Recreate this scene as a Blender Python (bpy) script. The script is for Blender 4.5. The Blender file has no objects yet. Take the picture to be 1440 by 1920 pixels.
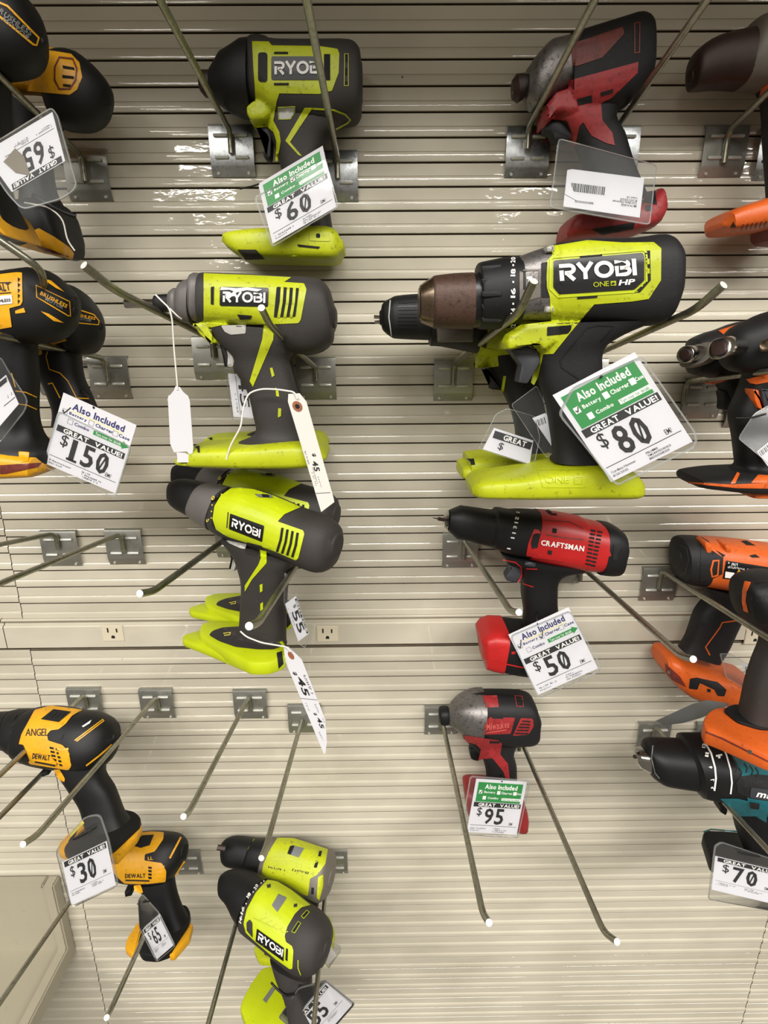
import bpy, bmesh, math, random
from mathutils import Vector, Matrix
from mathutils.bvhtree import BVHTree
random.seed(7)
SC = bpy.context.scene
COL = SC.collection
# ---------------------------------------------------------------- camera model (image taken to be 1440 x 1920)
F, CX, CY = 1060.0, 720.0, 960.0
PITCH = math.atan(F / 3550.0)
YAW, ROLL = math.radians(-0.45), math.radians(-0.42)
CAM = Vector((0.0, -0.746, 1.50))
ROT = Matrix.Rotation(YAW, 3, 'Z') @ Matrix.Rotation(math.pi / 2 - PITCH, 3, 'X') @ Matrix.Rotation(ROLL, 3, 'Z')


def ray(px, py):
    return (ROT @ Vector(((px - CX) / F, -(py - CY) / F, -1.0))).normalized()


def at(px, py, mm):
    """point seen at that place of the picture, mm in front of the wall plane"""
    d = ray(px, py)
    return CAM + d * ((-mm / 1000.0 - CAM.y) / d.y)


def lin(c):
    return tuple(((v / 255.0) / 12.92 if v / 255.0 <= 0.04045 else ((v / 255.0 + 0.055) / 1.055) ** 2.4) for v in c) + (1.0,)


# ---------------------------------------------------------------- materials
MAT = {}


def mat(name, rgb, rough=0.5, metal=0.0, dirt=0.0, dirt_rgb=(30, 27, 22), bump=0.0, scale=60.0, var=0.0, spec=0.5, thresh=0.62):
    m = bpy.data.materials.new(name)
    m.use_nodes = True
    nt = m.node_tree
    b = nt.nodes['Principled BSDF']
    b.inputs['Roughness'].default_value = rough
    b.inputs['Metallic'].default_value = metal
    b.inputs['Specular IOR Level'].default_value = spec
    b.inputs['Base Color'].default_value = lin(rgb)
    if dirt or var or bump:
        tc = nt.nodes.new('ShaderNodeTexCoord')
        src = None
        if var:
            n0 = nt.nodes.new('ShaderNodeTexNoise'); n0.inputs['Scale'].default_value = scale * 0.35
            n0.inputs['Detail'].default_value = 5
            nt.links.new(tc.outputs['Object'], n0.inputs['Vector'])
            mr = nt.nodes.new('ShaderNodeMapRange')
            mr.inputs['From Min'].default_value = 0.3; mr.inputs['From Max'].default_value = 0.7
            mr.inputs['To Min'].default_value = 1.0 - var; mr.inputs['To Max'].default_value = 1.0 + var
            nt.links.new(n0.outputs['Fac'], mr.inputs['Value'])
            mx = nt.nodes.new('ShaderNodeVectorMath'); mx.operation = 'SCALE'
            mx.inputs[0].default_value = lin(rgb)[:3]
            nt.links.new(mr.outputs['Result'], mx.inputs['Scale'])
            src = mx.outputs['Vector']
            rr = nt.nodes.new('ShaderNodeMapRange')
            rr.inputs['To Min'].default_value = max(0.02, rough - 0.12); rr.inputs['To Max'].default_value = min(1, rough + 0.12)
            nt.links.new(n0.outputs['Fac'], rr.inputs['Value'])
            nt.links.new(rr.outputs['Result'], b.inputs['Roughness'])
        if dirt:
            n1 = nt.nodes.new('ShaderNodeTexNoise'); n1.inputs['Scale'].default_value = scale * 3.6
            n1.inputs['Detail'].default_value = 8; n1.inputs['Roughness'].default_value = 0.68
            nt.links.new(tc.outputs['Object'], n1.inputs['Vector'])
            cr = nt.nodes.new('ShaderNodeMapRange')
            cr.inputs['From Min'].default_value = thresh; cr.inputs['From Max'].default_value = thresh + 0.14
            cr.inputs['To Max'].default_value = dirt
            nt.links.new(n1.outputs['Fac'], cr.inputs['Value'])
            mixn = nt.nodes.new('ShaderNodeMix'); mixn.data_type = 'RGBA'
            nt.links.new(cr.outputs['Result'], mixn.inputs['Factor'])
            if src is None:
                mixn.inputs['A'].default_value = lin(rgb)
            else:
                nt.links.new(src, mixn.inputs['A'])
            mixn.inputs['B'].default_value = lin(dirt_rgb)
            src = mixn.outputs['Result']
        if src is not None:
            nt.links.new(src, b.inputs['Base Color'])
        if bump:
            n2 = nt.nodes.new('ShaderNodeTexNoise'); n2.inputs['Scale'].default_value = scale * 12
            n2.inputs['Detail'].default_value = 3
            nt.links.new(tc.outputs['Object'], n2.inputs['Vector'])
            bp = nt.nodes.new('ShaderNodeBump'); bp.inputs['Strength'].default_value = bump
            bp.inputs['Distance'].default_value = 0.0006
            nt.links.new(n2.outputs['Fac'], bp.inputs['Height'])
            nt.links.new(bp.outputs['Normal'], b.inputs['Normal'])
    MAT[name] = m
    return m


def clear_mat(name, tint, gloss, rough, alpha_white):
    m = bpy.data.materials.new(name); m.use_nodes = True
    nt = m.node_tree; nt.nodes.clear()
    out = nt.nodes.new('ShaderNodeOutputMaterial')
    tr = nt.nodes.new('ShaderNodeBsdfTransparent'); tr.inputs['Color'].default_value = tint
    gl = nt.nodes.new('ShaderNodeBsdfGlossy'); gl.inputs['Roughness'].default_value = rough
    df = nt.nodes.new('ShaderNodeBsdfDiffuse'); df.inputs['Color'].default_value = (0.55, 0.56, 0.56, 1)
    fr = nt.nodes.new('ShaderNodeFresnel'); fr.inputs['IOR'].default_value = 1.3
    tc = nt.nodes.new('ShaderNodeTexCoord')
    nz = nt.nodes.new('ShaderNodeTexNoise'); nz.inputs['Scale'].default_value = 22
    nt.links.new(tc.outputs['Object'], nz.inputs['Vector'])
    bp = nt.nodes.new('ShaderNodeBump'); bp.inputs['Strength'].default_value = 0.3; bp.inputs['Distance'].default_value = 0.0005
    nt.links.new(nz.outputs['Fac'], bp.inputs['Height'])
    nt.links.new(bp.outputs['Normal'], gl.inputs['Normal'])
    m1 = nt.nodes.new('ShaderNodeMixShader'); m1.inputs[0].default_value = alpha_white
    nt.links.new(tr.outputs[0], m1.inputs[1]); nt.links.new(df.outputs[0], m1.inputs[2])
    m2 = nt.nodes.new('ShaderNodeMixShader')
    mul = nt.nodes.new('ShaderNodeMath'); mul.operation = 'MULTIPLY'; mul.inputs[1].default_value = gloss
    nt.links.new(fr.outputs[0], mul.inputs[0]); nt.links.new(mul.outputs[0], m2.inputs[0])
    nt.links.new(m1.outputs[0], m2.inputs[1]); nt.links.new(gl.outputs[0], m2.inputs[2])
    nt.links.new(m2.outputs[0], out.inputs['Surface'])
    MAT[name] = m
    return m


def wall_mat():
    m = mat('cream_enamel', (196, 186, 164), 0.4, spec=0.25)
    nt = m.node_tree; b = nt.nodes['Principled BSDF']
    tc = nt.nodes.new('ShaderNodeTexCoord')
    n = nt.nodes.new('ShaderNodeTexNoise'); n.inputs['Scale'].default_value = 5; n.inputs['Detail'].default_value = 6
    mp = nt.nodes.new('ShaderNodeMapping'); mp.inputs['Scale'].default_value = (1, 1, 2.2)
    nt.links.new(tc.outputs['Object'], mp.inputs['Vector']); nt.links.new(mp.outputs[0], n.inputs['Vector'])
    cr = nt.nodes.new('ShaderNodeValToRGB')
    cr.color_ramp.elements[0].position = 0.25; cr.color_ramp.elements[0].color = lin((178, 171, 153))
    cr.color_ramp.elements[1].position = 0.65; cr.color_ramp.elements[1].color = lin((203, 196, 178))
    nt.links.new(n.outputs['Fac'], cr.inputs['Fac'])
    # dark nicks and scratches in the enamel
    n2 = nt.nodes.new('ShaderNodeTexNoise'); n2.inputs['Scale'].default_value = 85; n2.inputs['Detail'].default_value = 3
    nt.links.new(tc.outputs['Object'], n2.inputs['Vector'])
    mr = nt.nodes.new('ShaderNodeMapRange'); mr.inputs['From Min'].default_value = 0.755; mr.inputs['From Max'].default_value = 0.79
    nt.links.new(n2.outputs['Fac'], mr.inputs['Value'])
    mx = nt.nodes.new('ShaderNodeMix'); mx.data_type = 'RGBA'
    nt.links.new(mr.outputs[0], mx.inputs['Factor']); nt.links.new(cr.outputs[0], mx.inputs['A'])
    mx.inputs['B'].default_value = lin((70, 62, 50))
    nt.links.new(mx.outputs['Result'], b.inputs['Base Color'])
    # slow waviness of rolled sheet, so lamp reflections break up
    n3 = nt.nodes.new('ShaderNodeTexNoise'); n3.inputs['Scale'].default_value = 26; n3.inputs['Detail'].default_value = 3
    mp3 = nt.nodes.new('ShaderNodeMapping'); mp3.inputs['Scale'].default_value = (1, 1, 2)
    nt.links.new(tc.outputs['Object'], mp3.inputs['Vector']); nt.links.new(mp3.outputs[0], n3.inputs['Vector'])
    bp = nt.nodes.new('ShaderNodeBump'); bp.inputs['Strength'].default_value = 0.5; bp.inputs['Distance'].default_value = 0.0005
    nt.links.new(n3.outputs['Fac'], bp.inputs['Height'])
    b.inputs['Coat Weight'].default_value = 0.85
    b.inputs['Coat Roughness'].default_value = 0.03
    nt.links.new(bp.outputs['Normal'], b.inputs['Normal'])
    nt.links.new(bp.outputs['Normal'], b.inputs['Coat Normal'])
    return m


wall_mat()
mat('green', (178, 187, 22), 0.46, dirt=0.85, dirt_rgb=(74, 70, 24), bump=0.12, var=0.14, thresh=0.575)
mat('green_clean', (184, 198, 16), 0.42, dirt=0.7, dirt_rgb=(90, 88, 20), bump=0.10, var=0.08, thresh=0.62)
mat('grey_rubber', (52, 49, 47), 0.62, spec=0.35, dirt=0.4, dirt_rgb=(110, 104, 98), bump=0.25, var=0.12)
mat('dark_rubber', (27, 26, 27), 0.6, spec=0.35, dirt=0.35, dirt_rgb=(92, 86, 80), bump=0.25, var=0.15)
mat('black', (13, 13, 14), 0.55, spec=0.4, bump=0.12, dirt=0.25, dirt_rgb=(70, 66, 62), var=0.15)
mat('matte_black', (10, 10, 10), 0.8)
mat('gloss_black', (16, 15, 16), 0.35)
mat('rust', (74, 52, 42), 0.5, metal=0.3, dirt=0.8, dirt_rgb=(40, 28, 24), bump=0.3, var=0.25, thresh=0.52)
mat('dark_red_brown', (52, 34, 30), 0.5, metal=0.3, dirt=0.5, bump=0.2, var=0.2)
mat('cast_metal', (128, 124, 122), 0.42, metal=0.75, dirt=0.7, dirt_rgb=(50, 47, 45), bump=0.35, var=0.2, thresh=0.52)
mat('grey_nose', (104, 100, 98), 0.5, metal=0.25, dirt=0.5, dirt_rgb=(150, 146, 142), bump=0.2, var=0.12)
mat('dull_grey', (112, 106, 98), 0.5, metal=0.2, dirt=0.3, bump=0.15, var=0.1)
mat('chrome', (190, 188, 184), 0.18, metal=1.0, var=0.1)
mat('bronze_ring', (150, 132, 112), 0.28, metal=1.0, var=0.2, dirt=0.4, thresh=0.5)
mat('zinc', (172, 172, 164), 0.42, metal=0.85, dirt=0.35, dirt_rgb=(110, 106, 94), bump=0.1, var=0.12, scale=50, thresh=0.55)
mat('zinc_bright', (196, 200, 202), 0.26, metal=0.95, dirt=0.5, dirt_rgb=(140, 140, 132), bump=0.1, var=0.15, scale=90, thresh=0.5)
mat('zinc_ridge_highlight', (208, 208, 200), 0.4, metal=0.35, dirt=0.3, dirt_rgb=(140, 138, 126), scale=60)  # highlight on the pressed bars painted as a paler colour than the plate
mat('rod', (158, 156, 140), 0.33, metal=0.88, dirt=0.6, dirt_rgb=(120, 118, 96), var=0.18, scale=70, thresh=0.5)
mat('rod_end', (212, 212, 208), 0.5, metal=0.1, dirt=0.3, dirt_rgb=(150, 150, 145), scale=120)
mat('red', (178, 30, 30), 0.42, dirt=0.3, dirt_rgb=(100, 20, 18), bump=0.08, var=0.08)
mat('worn_red', (150, 40, 42), 0.5, dirt=0.65, dirt_rgb=(70, 24, 26), bump=0.15, var=0.15, thresh=0.52)
mat('pale_red', (205, 96, 90), 0.45)
mat('brick_red', (112, 44, 36), 0.5, dirt=0.6, dirt_rgb=(56, 26, 22), bump=0.2, var=0.2, thresh=0.5)
mat('orange', (206, 92, 30), 0.45, dirt=0.6, dirt_rgb=(110, 54, 26), bump=0.1, var=0.12, thresh=0.55)
mat('yellow', (222, 160, 24), 0.42, dirt=0.6, dirt_rgb=(104, 74, 20), bump=0.1, var=0.12, thresh=0.57)
mat('teal', (24, 92, 100), 0.42, dirt=0.4, dirt_rgb=(16, 50, 54), bump=0.08, var=0.1)
mat('silver_switch', (176, 174, 168), 0.45, dirt=0.4, dirt_rgb=(110, 106, 100), var=0.08)
mat('mid_grey', (112, 114, 114), 0.5, var=0.08, dirt=0.3)
mat('trigger_grey', (52, 53, 58), 0.5, var=0.1, dirt=0.3)
mat('white_ink', (232, 230, 226), 0.5)
mat('logo_white', (226, 224, 220), 0.45, dirt=0.5, dirt_rgb=(120, 116, 110), scale=110, thresh=0.6)
mat('black_ink', (24, 24, 26), 0.6, dirt=0.5, dirt_rgb=(110, 110, 112), scale=150, thresh=0.66)
mat('grey_ink', (120, 120, 122), 0.6)
mat('navy_ink', (34, 34, 92), 0.6)
mat('header_green', (36, 132, 62), 0.5)
mat('yellow_ink', (222, 206, 90), 0.6)
mat('blue_ink', (30, 70, 160), 0.5)
mat('paper', (207, 206, 210), 0.7, var=0.03, scale=20, spec=0.2)
mat('manila', (214, 209, 202), 0.7, spec=0.2, var=0.03, scale=20)
mat('brown_ring', (140, 84, 56), 0.6, var=0.1)
mat('string', (226, 222, 214), 0.8)
mat('bin_enamel', (160, 153, 134), 0.4, dirt=0.5, dirt_rgb=(140, 130, 112), var=0.05, scale=18, bump=0.08, thresh=0.6)
mat('outlet_cream', (206, 196, 172), 0.35, var=0.03)
mat('groove_shade', (116, 105, 86), 0.7, var=0.2, scale=40)  # shadow in the slat grooves, put into the colour
mat('smudge', (120, 112, 100), 0.7, var=0.2, dirt=0.6)
clear_mat('clear_sheet', (0.985, 0.987, 0.985, 1), 1.2, 0.07, 0.02)
clear_mat('cloudy_sheet', (0.95, 0.955, 0.95, 1), 1.3, 0.09, 0.05)
clear_mat('clear_edge', (0.80, 0.82, 0.82, 1), 2.5, 0.10, 0.30)


# ---------------------------------------------------------------- mesh helpers
def link(name, bm_or_me, material, parent=None, smooth=35, loc=None):
    if isinstance(bm_or_me, bmesh.types.BMesh):
        me = bpy.data.meshes.new(name)
        bm_or_me.to_mesh(me); bm_or_me.free()
    else:
        me = bm_or_me
    mats = material if isinstance(material, (list, tuple)) else [material]
    for x in mats:
        me.materials.append(MAT[x])
    if smooth:
        for p in me.polygons:
            p.use_smooth = True
        me.set_sharp_from_angle(angle=math.radians(smooth))
    o = bpy.data.objects.new(name, me)
    COL.objects.link(o)
    if parent is not None:
        o.parent = parent
    if loc is not None:
        o.location = loc
    return o


def thing(name, label, cat, loc, group=None):
    o = bpy.data.objects.new(name, None)
    o.empty_display_size = 0.03
    COL.objects.link(o)
    o.location = loc
    o['label'] = label; o['category'] = cat
    if group:
        o['group'] = group
    return o


def copy_tree(o, parent=None):
    c = o.copy(); COL.objects.link(c)
    c.parent = parent
    for ch in list(o.children):
        copy_tree(ch, c)
    return c


def sp(v, n):
    return math.copysign(abs(v) ** (2.0 / n), v) if v else 0.0


def fillet(pts, r, k=5):
    out = [pts[0]]
    for i in range(1, len(pts) - 1):
        p, a, b = pts[i], pts[i - 1], pts[i + 1]
        da, db = (a - p), (b - p)
        rr = min(r, da.length * 0.45, db.length * 0.45)
        s, e = p + da.normalized() * rr, p + db.normalized() * rr
        for j in range(k + 1):
            t = j / k
            out.append(s * (1 - t) ** 2 + p * 2 * t * (1 - t) + e * t * t)
    out.append(pts[-1])
    return out


def tube(bm, pts, r, seg=12, r_end=None, end_mat=0):
    rings = []
    up = None
    for i, p in enumerate(pts):
        if i == 0: d = pts[1] - p
        elif i == len(pts) - 1: d = p - pts[i - 1]
        else: d = (pts[i + 1] - p).normalized() + (p - pts[i - 1]).normalized()
        d.normalize()
        if up is None:
            up = d.orthogonal().normalized()
        else:
            up = (up - d * up.dot(d)).normalized()
        s = d.cross(up)
        rr = r if r_end is None else r + (r_end - r) * i / (len(pts) - 1)
        rings.append([bm.verts.new(p + (up * math.cos(2 * math.pi * k / seg) + s * math.sin(2 * math.pi * k / seg)) * rr) for k in range(seg)])
    for a, b in zip(rings, rings[1:]):
        for k in range(seg):
            bm.faces.new((a[k], a[(k + 1) % seg], b[(k + 1) % seg], b[k]))
    f0 = bm.faces.new(rings[0][::-1]); f1 = bm.faces.new(rings[-1])
    f1.material_index = end_mat
    return f1


def box(bm, lo, hi):
    vs = [bm.verts.new((x, y, z)) for x in (lo[0], hi[0]) for y in (lo[1], hi[1]) for z in (lo[2], hi[2])]
    for q in ((0, 1, 3, 2), (4, 6, 7, 5), (0, 4, 5, 1), (2, 3, 7, 6), (0, 2, 6, 4), (1, 5, 7, 3)):
        bm.faces.new([vs[i] for i in q])


def round_poly(poly, r, k=4):
    if not r:
        return [Vector(p) for p in poly]
    n = len(poly); out = []
    for i in range(n):
        p, a, b = Vector(poly[i]), Vector(poly[i - 1]), Vector(poly[(i + 1) % n])
        da, db = a - p, b - p
        rr = min(r, da.length * 0.45, db.length * 0.45)
        s, e = p + da.normalized() * rr, p + db.normalized() * rr
        for j in range(k + 1):
            t = j / k
            out.append(s * (1 - t) ** 2 + p * 2 * t * (1 - t) + e * t * t)
    return out


def ribbon(pts, w, closed=False):
    """quads following a polyline in the picture plane"""
    pts = [Vector(p) for p in pts]
    n = len(pts); L = []; R = []
    for i in range(n):
        a = pts[i - 1] if (i > 0 or closed) else None
        b = pts[(i + 1) % n] if (i < n - 1 or closed) else None
        d = Vector((0, 0))
        if a is not None: d += (pts[i] - a).normalized()
        if b is not None: d += (b - pts[i]).normalized()
        d.normalize()
        nn = Vector((-d.y, d.x)) * w / 2
        L.append(pts[i] + nn); R.append(pts[i] - nn)
    q = []
    for i in range(n if closed else n - 1):
        j = (i + 1) % n
        q.append([L[i], L[j], R[j], R[i]])
    return q


# ---------------------------------------------------------------- lettering (built-in font, glyph outlines cached as triangles)
GL = {}


def glyph(ch, bold):
    k = (ch, bold)
    if k not in GL:
        cu = bpy.data.curves.new('g', 'FONT')
        cu.body = ch; cu.resolution_u = 2
        cu.offset = {0: 0.004, 1: 0.030, 2: 0.020}[int(bold)]
        ob = bpy.data.objects.new('g', cu)
        COL.objects.link(ob)
        dg = bpy.context.evaluated_depsgraph_get(); dg.update()
        me = bpy.data.meshes.new_from_object(ob.evaluated_get(dg))
        bm = bmesh.new(); bm.from_mesh(me)
        bmesh.ops.triangulate(bm, faces=bm.faces[:])
        GL[k] = [[(v.co.x, v.co.y) for v in f.verts] for f in bm.faces]
        bm.free()
        bpy.data.meshes.remove(me)
        bpy.data.objects.remove(ob); bpy.data.curves.remove(cu)
    return GL[k]


def words(s, bold=True, gap=0.07):
    """triangles of a line of lettering, normalised to the unit box (y up)"""
    tr = []; x = 0.0
    for ch in s:
        if ch == ' ':
            x += 0.32; continue
        g = glyph(ch, bold)
        if not g:
            continue
        mn = min(p[0] for t in g for p in t); mxx = max(p[0] for t in g for p in t)
        for t in g:
            tr.append([(p[0] - mn + x, p[1]) for p in t])
        x += mxx - mn + gap
    x0 = min(p[0] for t in tr for p in t); x1 = max(p[0] for t in tr for p in t)
    y0 = min(p[1] for t in tr for p in t); y1 = max(p[1] for t in tr for p in t)
    return [[((p[0] - x0) / (x1 - x0), (p[1] - y0) / (y1 - y0)) for p in t] for t in tr]


def dots(n, seed):
    """a line of print too small to read: n characters as broken strokes in the unit box"""
    r = random.Random(seed); out = []
    for k in range(n):
        a = k / n; w_ = 0.7 / n
        if r.random() < 0.12:
            continue
        for q in range(r.choice((2, 3))):
            x = a + w_ * r.choice((0.0, 0.4, 0.75)); y = r.choice((0.0, 0.0, 0.4))
            out.append([(x, y), (x + w_ * 0.25, y), (x + w_ * 0.25, y + r.choice((0.6, 1.0)) * (1 - y)), (x, 1 if y == 0 else 0.9)])
        y = r.choice((0.0, 0.42, 0.84))
        out.append([(a, y), (a + w_, y), (a + w_, y + 0.16), (a, y + 0.16)])
    return out


# block lettering with wide strokes, drawn as strokes in a unit cell (x right, y up); each letter (width, strokes)
def arc(cx, cy, rx, ry, a0, a1, n=10):
    return [(cx + rx * math.cos(math.radians(a0 + (a1 - a0) * i / n)), cy + ry * math.sin(math.radians(a0 + (a1 - a0) * i / n))) for i in range(n + 1)]


BLOCK = {
    'R': (0.92, [[(0.02, 0.89), (0.55, 0.89)] + arc(0.55, 0.67, 0.25, 0.22, 90, -90, 6) + [(0.30, 0.45)], [(0.13, 0.0), (0.13, 0.62)], [(0.40, 0.45), (0.80, 0.0)]]),
    'Y': (0.92, [[(0.08, 1.0), (0.46, 0.45)], [(0.84, 1.0), (0.46, 0.45), (0.46, 0.0)]]),
    'O': (1.08, [arc(0.54, 0.5, 0.42, 0.40, 0, 360, 20)]),
    'B': (0.90, [[(0.02, 0.89), (0.55, 0.89)] + arc(0.52, 0.70, 0.24, 0.19, 90, -90, 6) + [(0.30, 0.51)], [(0.40, 0.51), (0.55, 0.51)] + arc(0.55, 0.31, 0.26, 0.20, 90, -90, 6) + [(0.13, 0.11), (0.13, 0.64)]]),
    'I': (0.30, [[(0.15, 0.0), (0.15, 1.0)]]),
}


def block_word(s, w=0.21):
    polys = []; x = 0
    for ch in s:
        wd, strokes = BLOCK[ch]
        for st in strokes:
            for q in ribbon([(p[0] + x, p[1]) for p in st], w):
                polys.append([(p[0], p[1]) for p in q])
        x += wd + 0.02
    x0 = min(p[0] for t in polys for p in t); x1 = max(p[0] for t in polys for p in t)
    y0 = min(p[1] for t in polys for p in t); y1 = max(p[1] for t in polys for p in t)
    return [[((p[0] - x0) / (x1 - x0), (p[1] - y0) / (y1 - y0)) for p in t] for t in polys]


# ---------------------------------------------------------------- power tools
def nrm(yaw, pitch):
    y, p = math.radians(yaw), math.radians(pitch)
    return Vector((-math.sin(y) * math.cos(p), -math.cos(y) * math.cos(p), math.sin(p)))


class Tool:
    def __init__(s, name, label, cat, o, mm, zoom=(0, 0, 1), yaw=0, pitch=0, group=None):
        s.z = zoom
        s.o = at(zoom[0] + o[0] / zoom[2], zoom[1] + o[1] / zoom[2], mm)
        s.root = thing(name, label, cat, s.o, group)
        s.n = nrm(yaw, pitch)
        s.solids = []; s._b = None

    def px(s, p):
        return (s.z[0] + p[0] / s.z[2], s.z[1] + p[1] / s.z[2])

    def P(s, p, n=None, d=0.0):
        n = n or s.n
        dr = ray(*s.px(p))
        c = CAM - s.o
        t = (d - c.dot(n)) / dr.dot(n)
        return c + dr * t

    def add(s, o):
        s.solids.append(o); s._b = None
        return o

    def bvh(s):
        if s._b is None:
            vs, fs = [], []
            for o in s.solids:
                k = len(vs)
                vs += [v.co.copy() for v in o.data.vertices]
                fs += [[i + k for i in p.vertices] for p in o.data.polygons]
            s._b = BVHTree.FromPolygons(vs, fs)
        return s._b

    def loft(s, name, ribs, m, n=2.6, yaw=None, pitch=None, d=0.0, r0=0.0, r1=0.0, lin_=False, parent=None, seg=28, k=3, solid=True, shift=(0, 0, 0)):
        """ribs: (A, B[, half-width mm]); A and B are the two silhouette points, half-width across the plane (round if absent)"""
        nn = s.n if yaw is None and pitch is None else nrm(yaw or 0, pitch or 0)
        R = []
        for r in ribs:
            A, B = s.P(r[0], nn, d / 1000), s.P(r[1], nn, d / 1000)
            w = r[2] / 1000 if len(r) > 2 and r[2] is not None else (A - B).length / 2
            R.append(((A + B) / 2, (A - B) / 2, w))
        if not lin_ and len(R) > 2:
            S = []
            for i in range(len(R) - 1):
                p0, p1, p2, p3 = R[max(i - 1, 0)], R[i], R[i + 1], R[min(i + 2, len(R) - 1)]
                for j in range(k):
                    t = j / k
                    def cr(a, b, c, e):
                        # monotone-ish Catmull-Rom
                        return (b * 2 + (c - a) * t + (a * 2 - b * 5 + c * 4 - e) * t * t + (b * 3 - a - c * 3 + e) * t ** 3) * 0.5
                    S.append((cr(p0[0], p1[0], p2[0], p3[0]), cr(p0[1], p1[1], p2[1], p3[1]), cr(p0[2], p1[2], p2[2], p3[2])))
            S.append(R[-1]); R = S

        def cap(E, N, r):
            r /= 1000
            dv = (N[0] - E[0]); L = dv.length; dv.normalize()
            r = min(r, E[1].length * 0.95, E[2] * 0.95, L * 4 + 1e-4)
            # simple quarter-round: outermost ring is smaller, later rings reach full size after r
            out = []
            for ph in (0, 22, 45, 68):
                a = math.radians(ph)
                ins = r * (1 - math.sin(a))
                out.append((E[0] + dv * r * (1 - math.cos(a)), E[1] * (1 - ins / E[1].length), max(E[2] - ins, E[2] * 0.05)))
            return out, r
        if r0:
            c, r = cap(R[0], R[1], r0)
            dv = (R[1][0] - R[0][0]).normalized()
            e0 = R[0][0].copy()
            R = c + [q for q in R[1:] if (q[0] - e0).dot(dv) > r]
        if r1:
            c, r = cap(R[-1], R[-2], r1)
            dv = (R[-2][0] - R[-1][0]).normalized()
            e0 = R[-1][0].copy()
            R = [q for q in R[:-1] if (q[0] - e0).dot(dv) > r] + c[::-1]
        bm = bmesh.new(); rings = []
        for c, h, w in R:
            rings.append([bm.verts.new(c + h * sp(math.cos(2 * math.pi * i / seg), n) + nn * w * sp(math.sin(2 * math.pi * i / seg), n) + Vector(shift)) for i in range(seg)])
        for a, b in zip(rings, rings[1:]):
            for i in range(seg):
                bm.faces.new((a[i], a[(i + 1) % seg], b[(i + 1) % seg], b[i]))
        bm.faces.new(rings[0][::-1]); bm.faces.new(rings[-1])
        bmesh.ops.recalc_face_normals(bm, faces=bm.faces[:])
        o = link(name, bm, m, parent or s.root)
        return s.add(o) if solid else o

    def _prism(s, name, P0, off0, off1, r, m, parent, solid):
        """solid between polygon P0+off0 and P0+off1, rounded rims"""
        bm = bmesh.new()
        n = len(P0)
        c = sum(P0, Vector()) / n
        L = (off1 - off0).length
        dv = (off1 - off0).normalized()
        r = min(r / 1000, L * 0.45)
        lv = [(0, r), (r * 0.3, r * 0.29), (r, 0), (L - r, 0), (L - r * 0.3, r * 0.29), (L, r)] if r > 0 else [(0, 0), (L, 0)]
        nor = Vector()
        for i in range(n):
            nor += (P0[i] - c).cross(P0[(i + 1) % n] - c)
        nor.normalize()
        inw = []
        for i in range(n):
            a = (P0[i] - P0[i - 1]).normalized(); b = (P0[(i + 1) % n] - P0[i]).normalized()
            t = (a + b)
            if t.length < 1e-6: t = b
            iv = nor.cross(t.normalized())
            inw.append(iv)
        rings = [[bm.verts.new(P0[i] + off0 + dv * dd + inw[i] * ins) for i in range(n)] for dd, ins in lv]
        for a, b in zip(rings, rings[1:]):
            for i in range(n):
                bm.faces.new((a[i], a[(i + 1) % n], b[(i + 1) % n], b[i]))
        bm.faces.new(rings[0][::-1]); bm.faces.new(rings[-1])
        bmesh.ops.recalc_face_normals(bm, faces=bm.faces[:])
        o = link(name, bm, m, parent or s.root)
        return s.add(o) if solid else o

    def puff(s, name, poly, w, m, r=2.0, yaw=None, pitch=None, d=0.0, rp=0, parent=None, solid=True):
        """outline in the tool's plane with real thickness 2*w mm"""
        nn = s.n if yaw is None and pitch is None else nrm(yaw or 0, pitch or 0)
        pts = [s.P(p, nn, d / 1000) for p in round_poly(poly, rp, 3)]
        return s._prism(name, pts, nn * -w / 1000, nn * w / 1000, r, m, parent, solid)

    def slab(s, name, poly, zref, h, m, r=3.0, rp=0, parent=None, solid=True, lift=0.0, tilt=(0, 0)):
        """outline lying in a near-horizontal plane through the level of zref, h mm thick downwards"""
        z = s.P(zref).z + lift / 1000
        zp = s.P(zref)
        nn = Vector((math.tan(math.radians(tilt[0])), math.tan(math.radians(tilt[1])), 1)).normalized()
        pts = []
        c = CAM - s.o
        q = Vector((zp.x, zp.y, z))
        for p in round_poly(poly, rp, 3):
            dr = ray(*s.px(p)); t = (q - c).dot(nn) / dr.dot(nn)
            pts.append(c + dr * t)
        return s._prism(name, pts, Vector(), -nn * h / 1000, r, m, parent, solid)

    def patch(s, name, polys, m, lvl=1, parent=None, raw=False, grid=4.5, rp=0, skirt=1.5):
        """thin raised skin laid on the tool's surface where the outline falls"""
        if polys and not isinstance(polys[0][0], (tuple, list, Vector)):
            polys = [polys]
        if len(polys) > 1 and name in ('vent', 'vent_fin', 'grip_tick', 'side_slot', 'collar_dot', 'scuff', 'vent_hole'):
            for p in polys:
                s.patch(name, [p], m, lvl, parent, raw, grid, rp, skirt)
            return
        if rp:
            polys = [round_poly(p, rp, 3) for p in polys]
        b = s.bvh(); c = CAM - s.o
        bm = bmesh.new()
        for p in polys:
            vs = [bm.verts.new((*s.px(q), 0)) for q in p]
            try:
                bm.faces.new(vs)
            except ValueError:
                pass
        bmesh.ops.remove_doubles(bm, verts=bm.verts[:], dist=0.02)
        bmesh.ops.triangulate(bm, faces=bm.faces[:], ngon_method='EAR_CLIP')
        xs = [v.co.x for v in bm.verts]; ys = [v.co.y for v in bm.verts]
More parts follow.
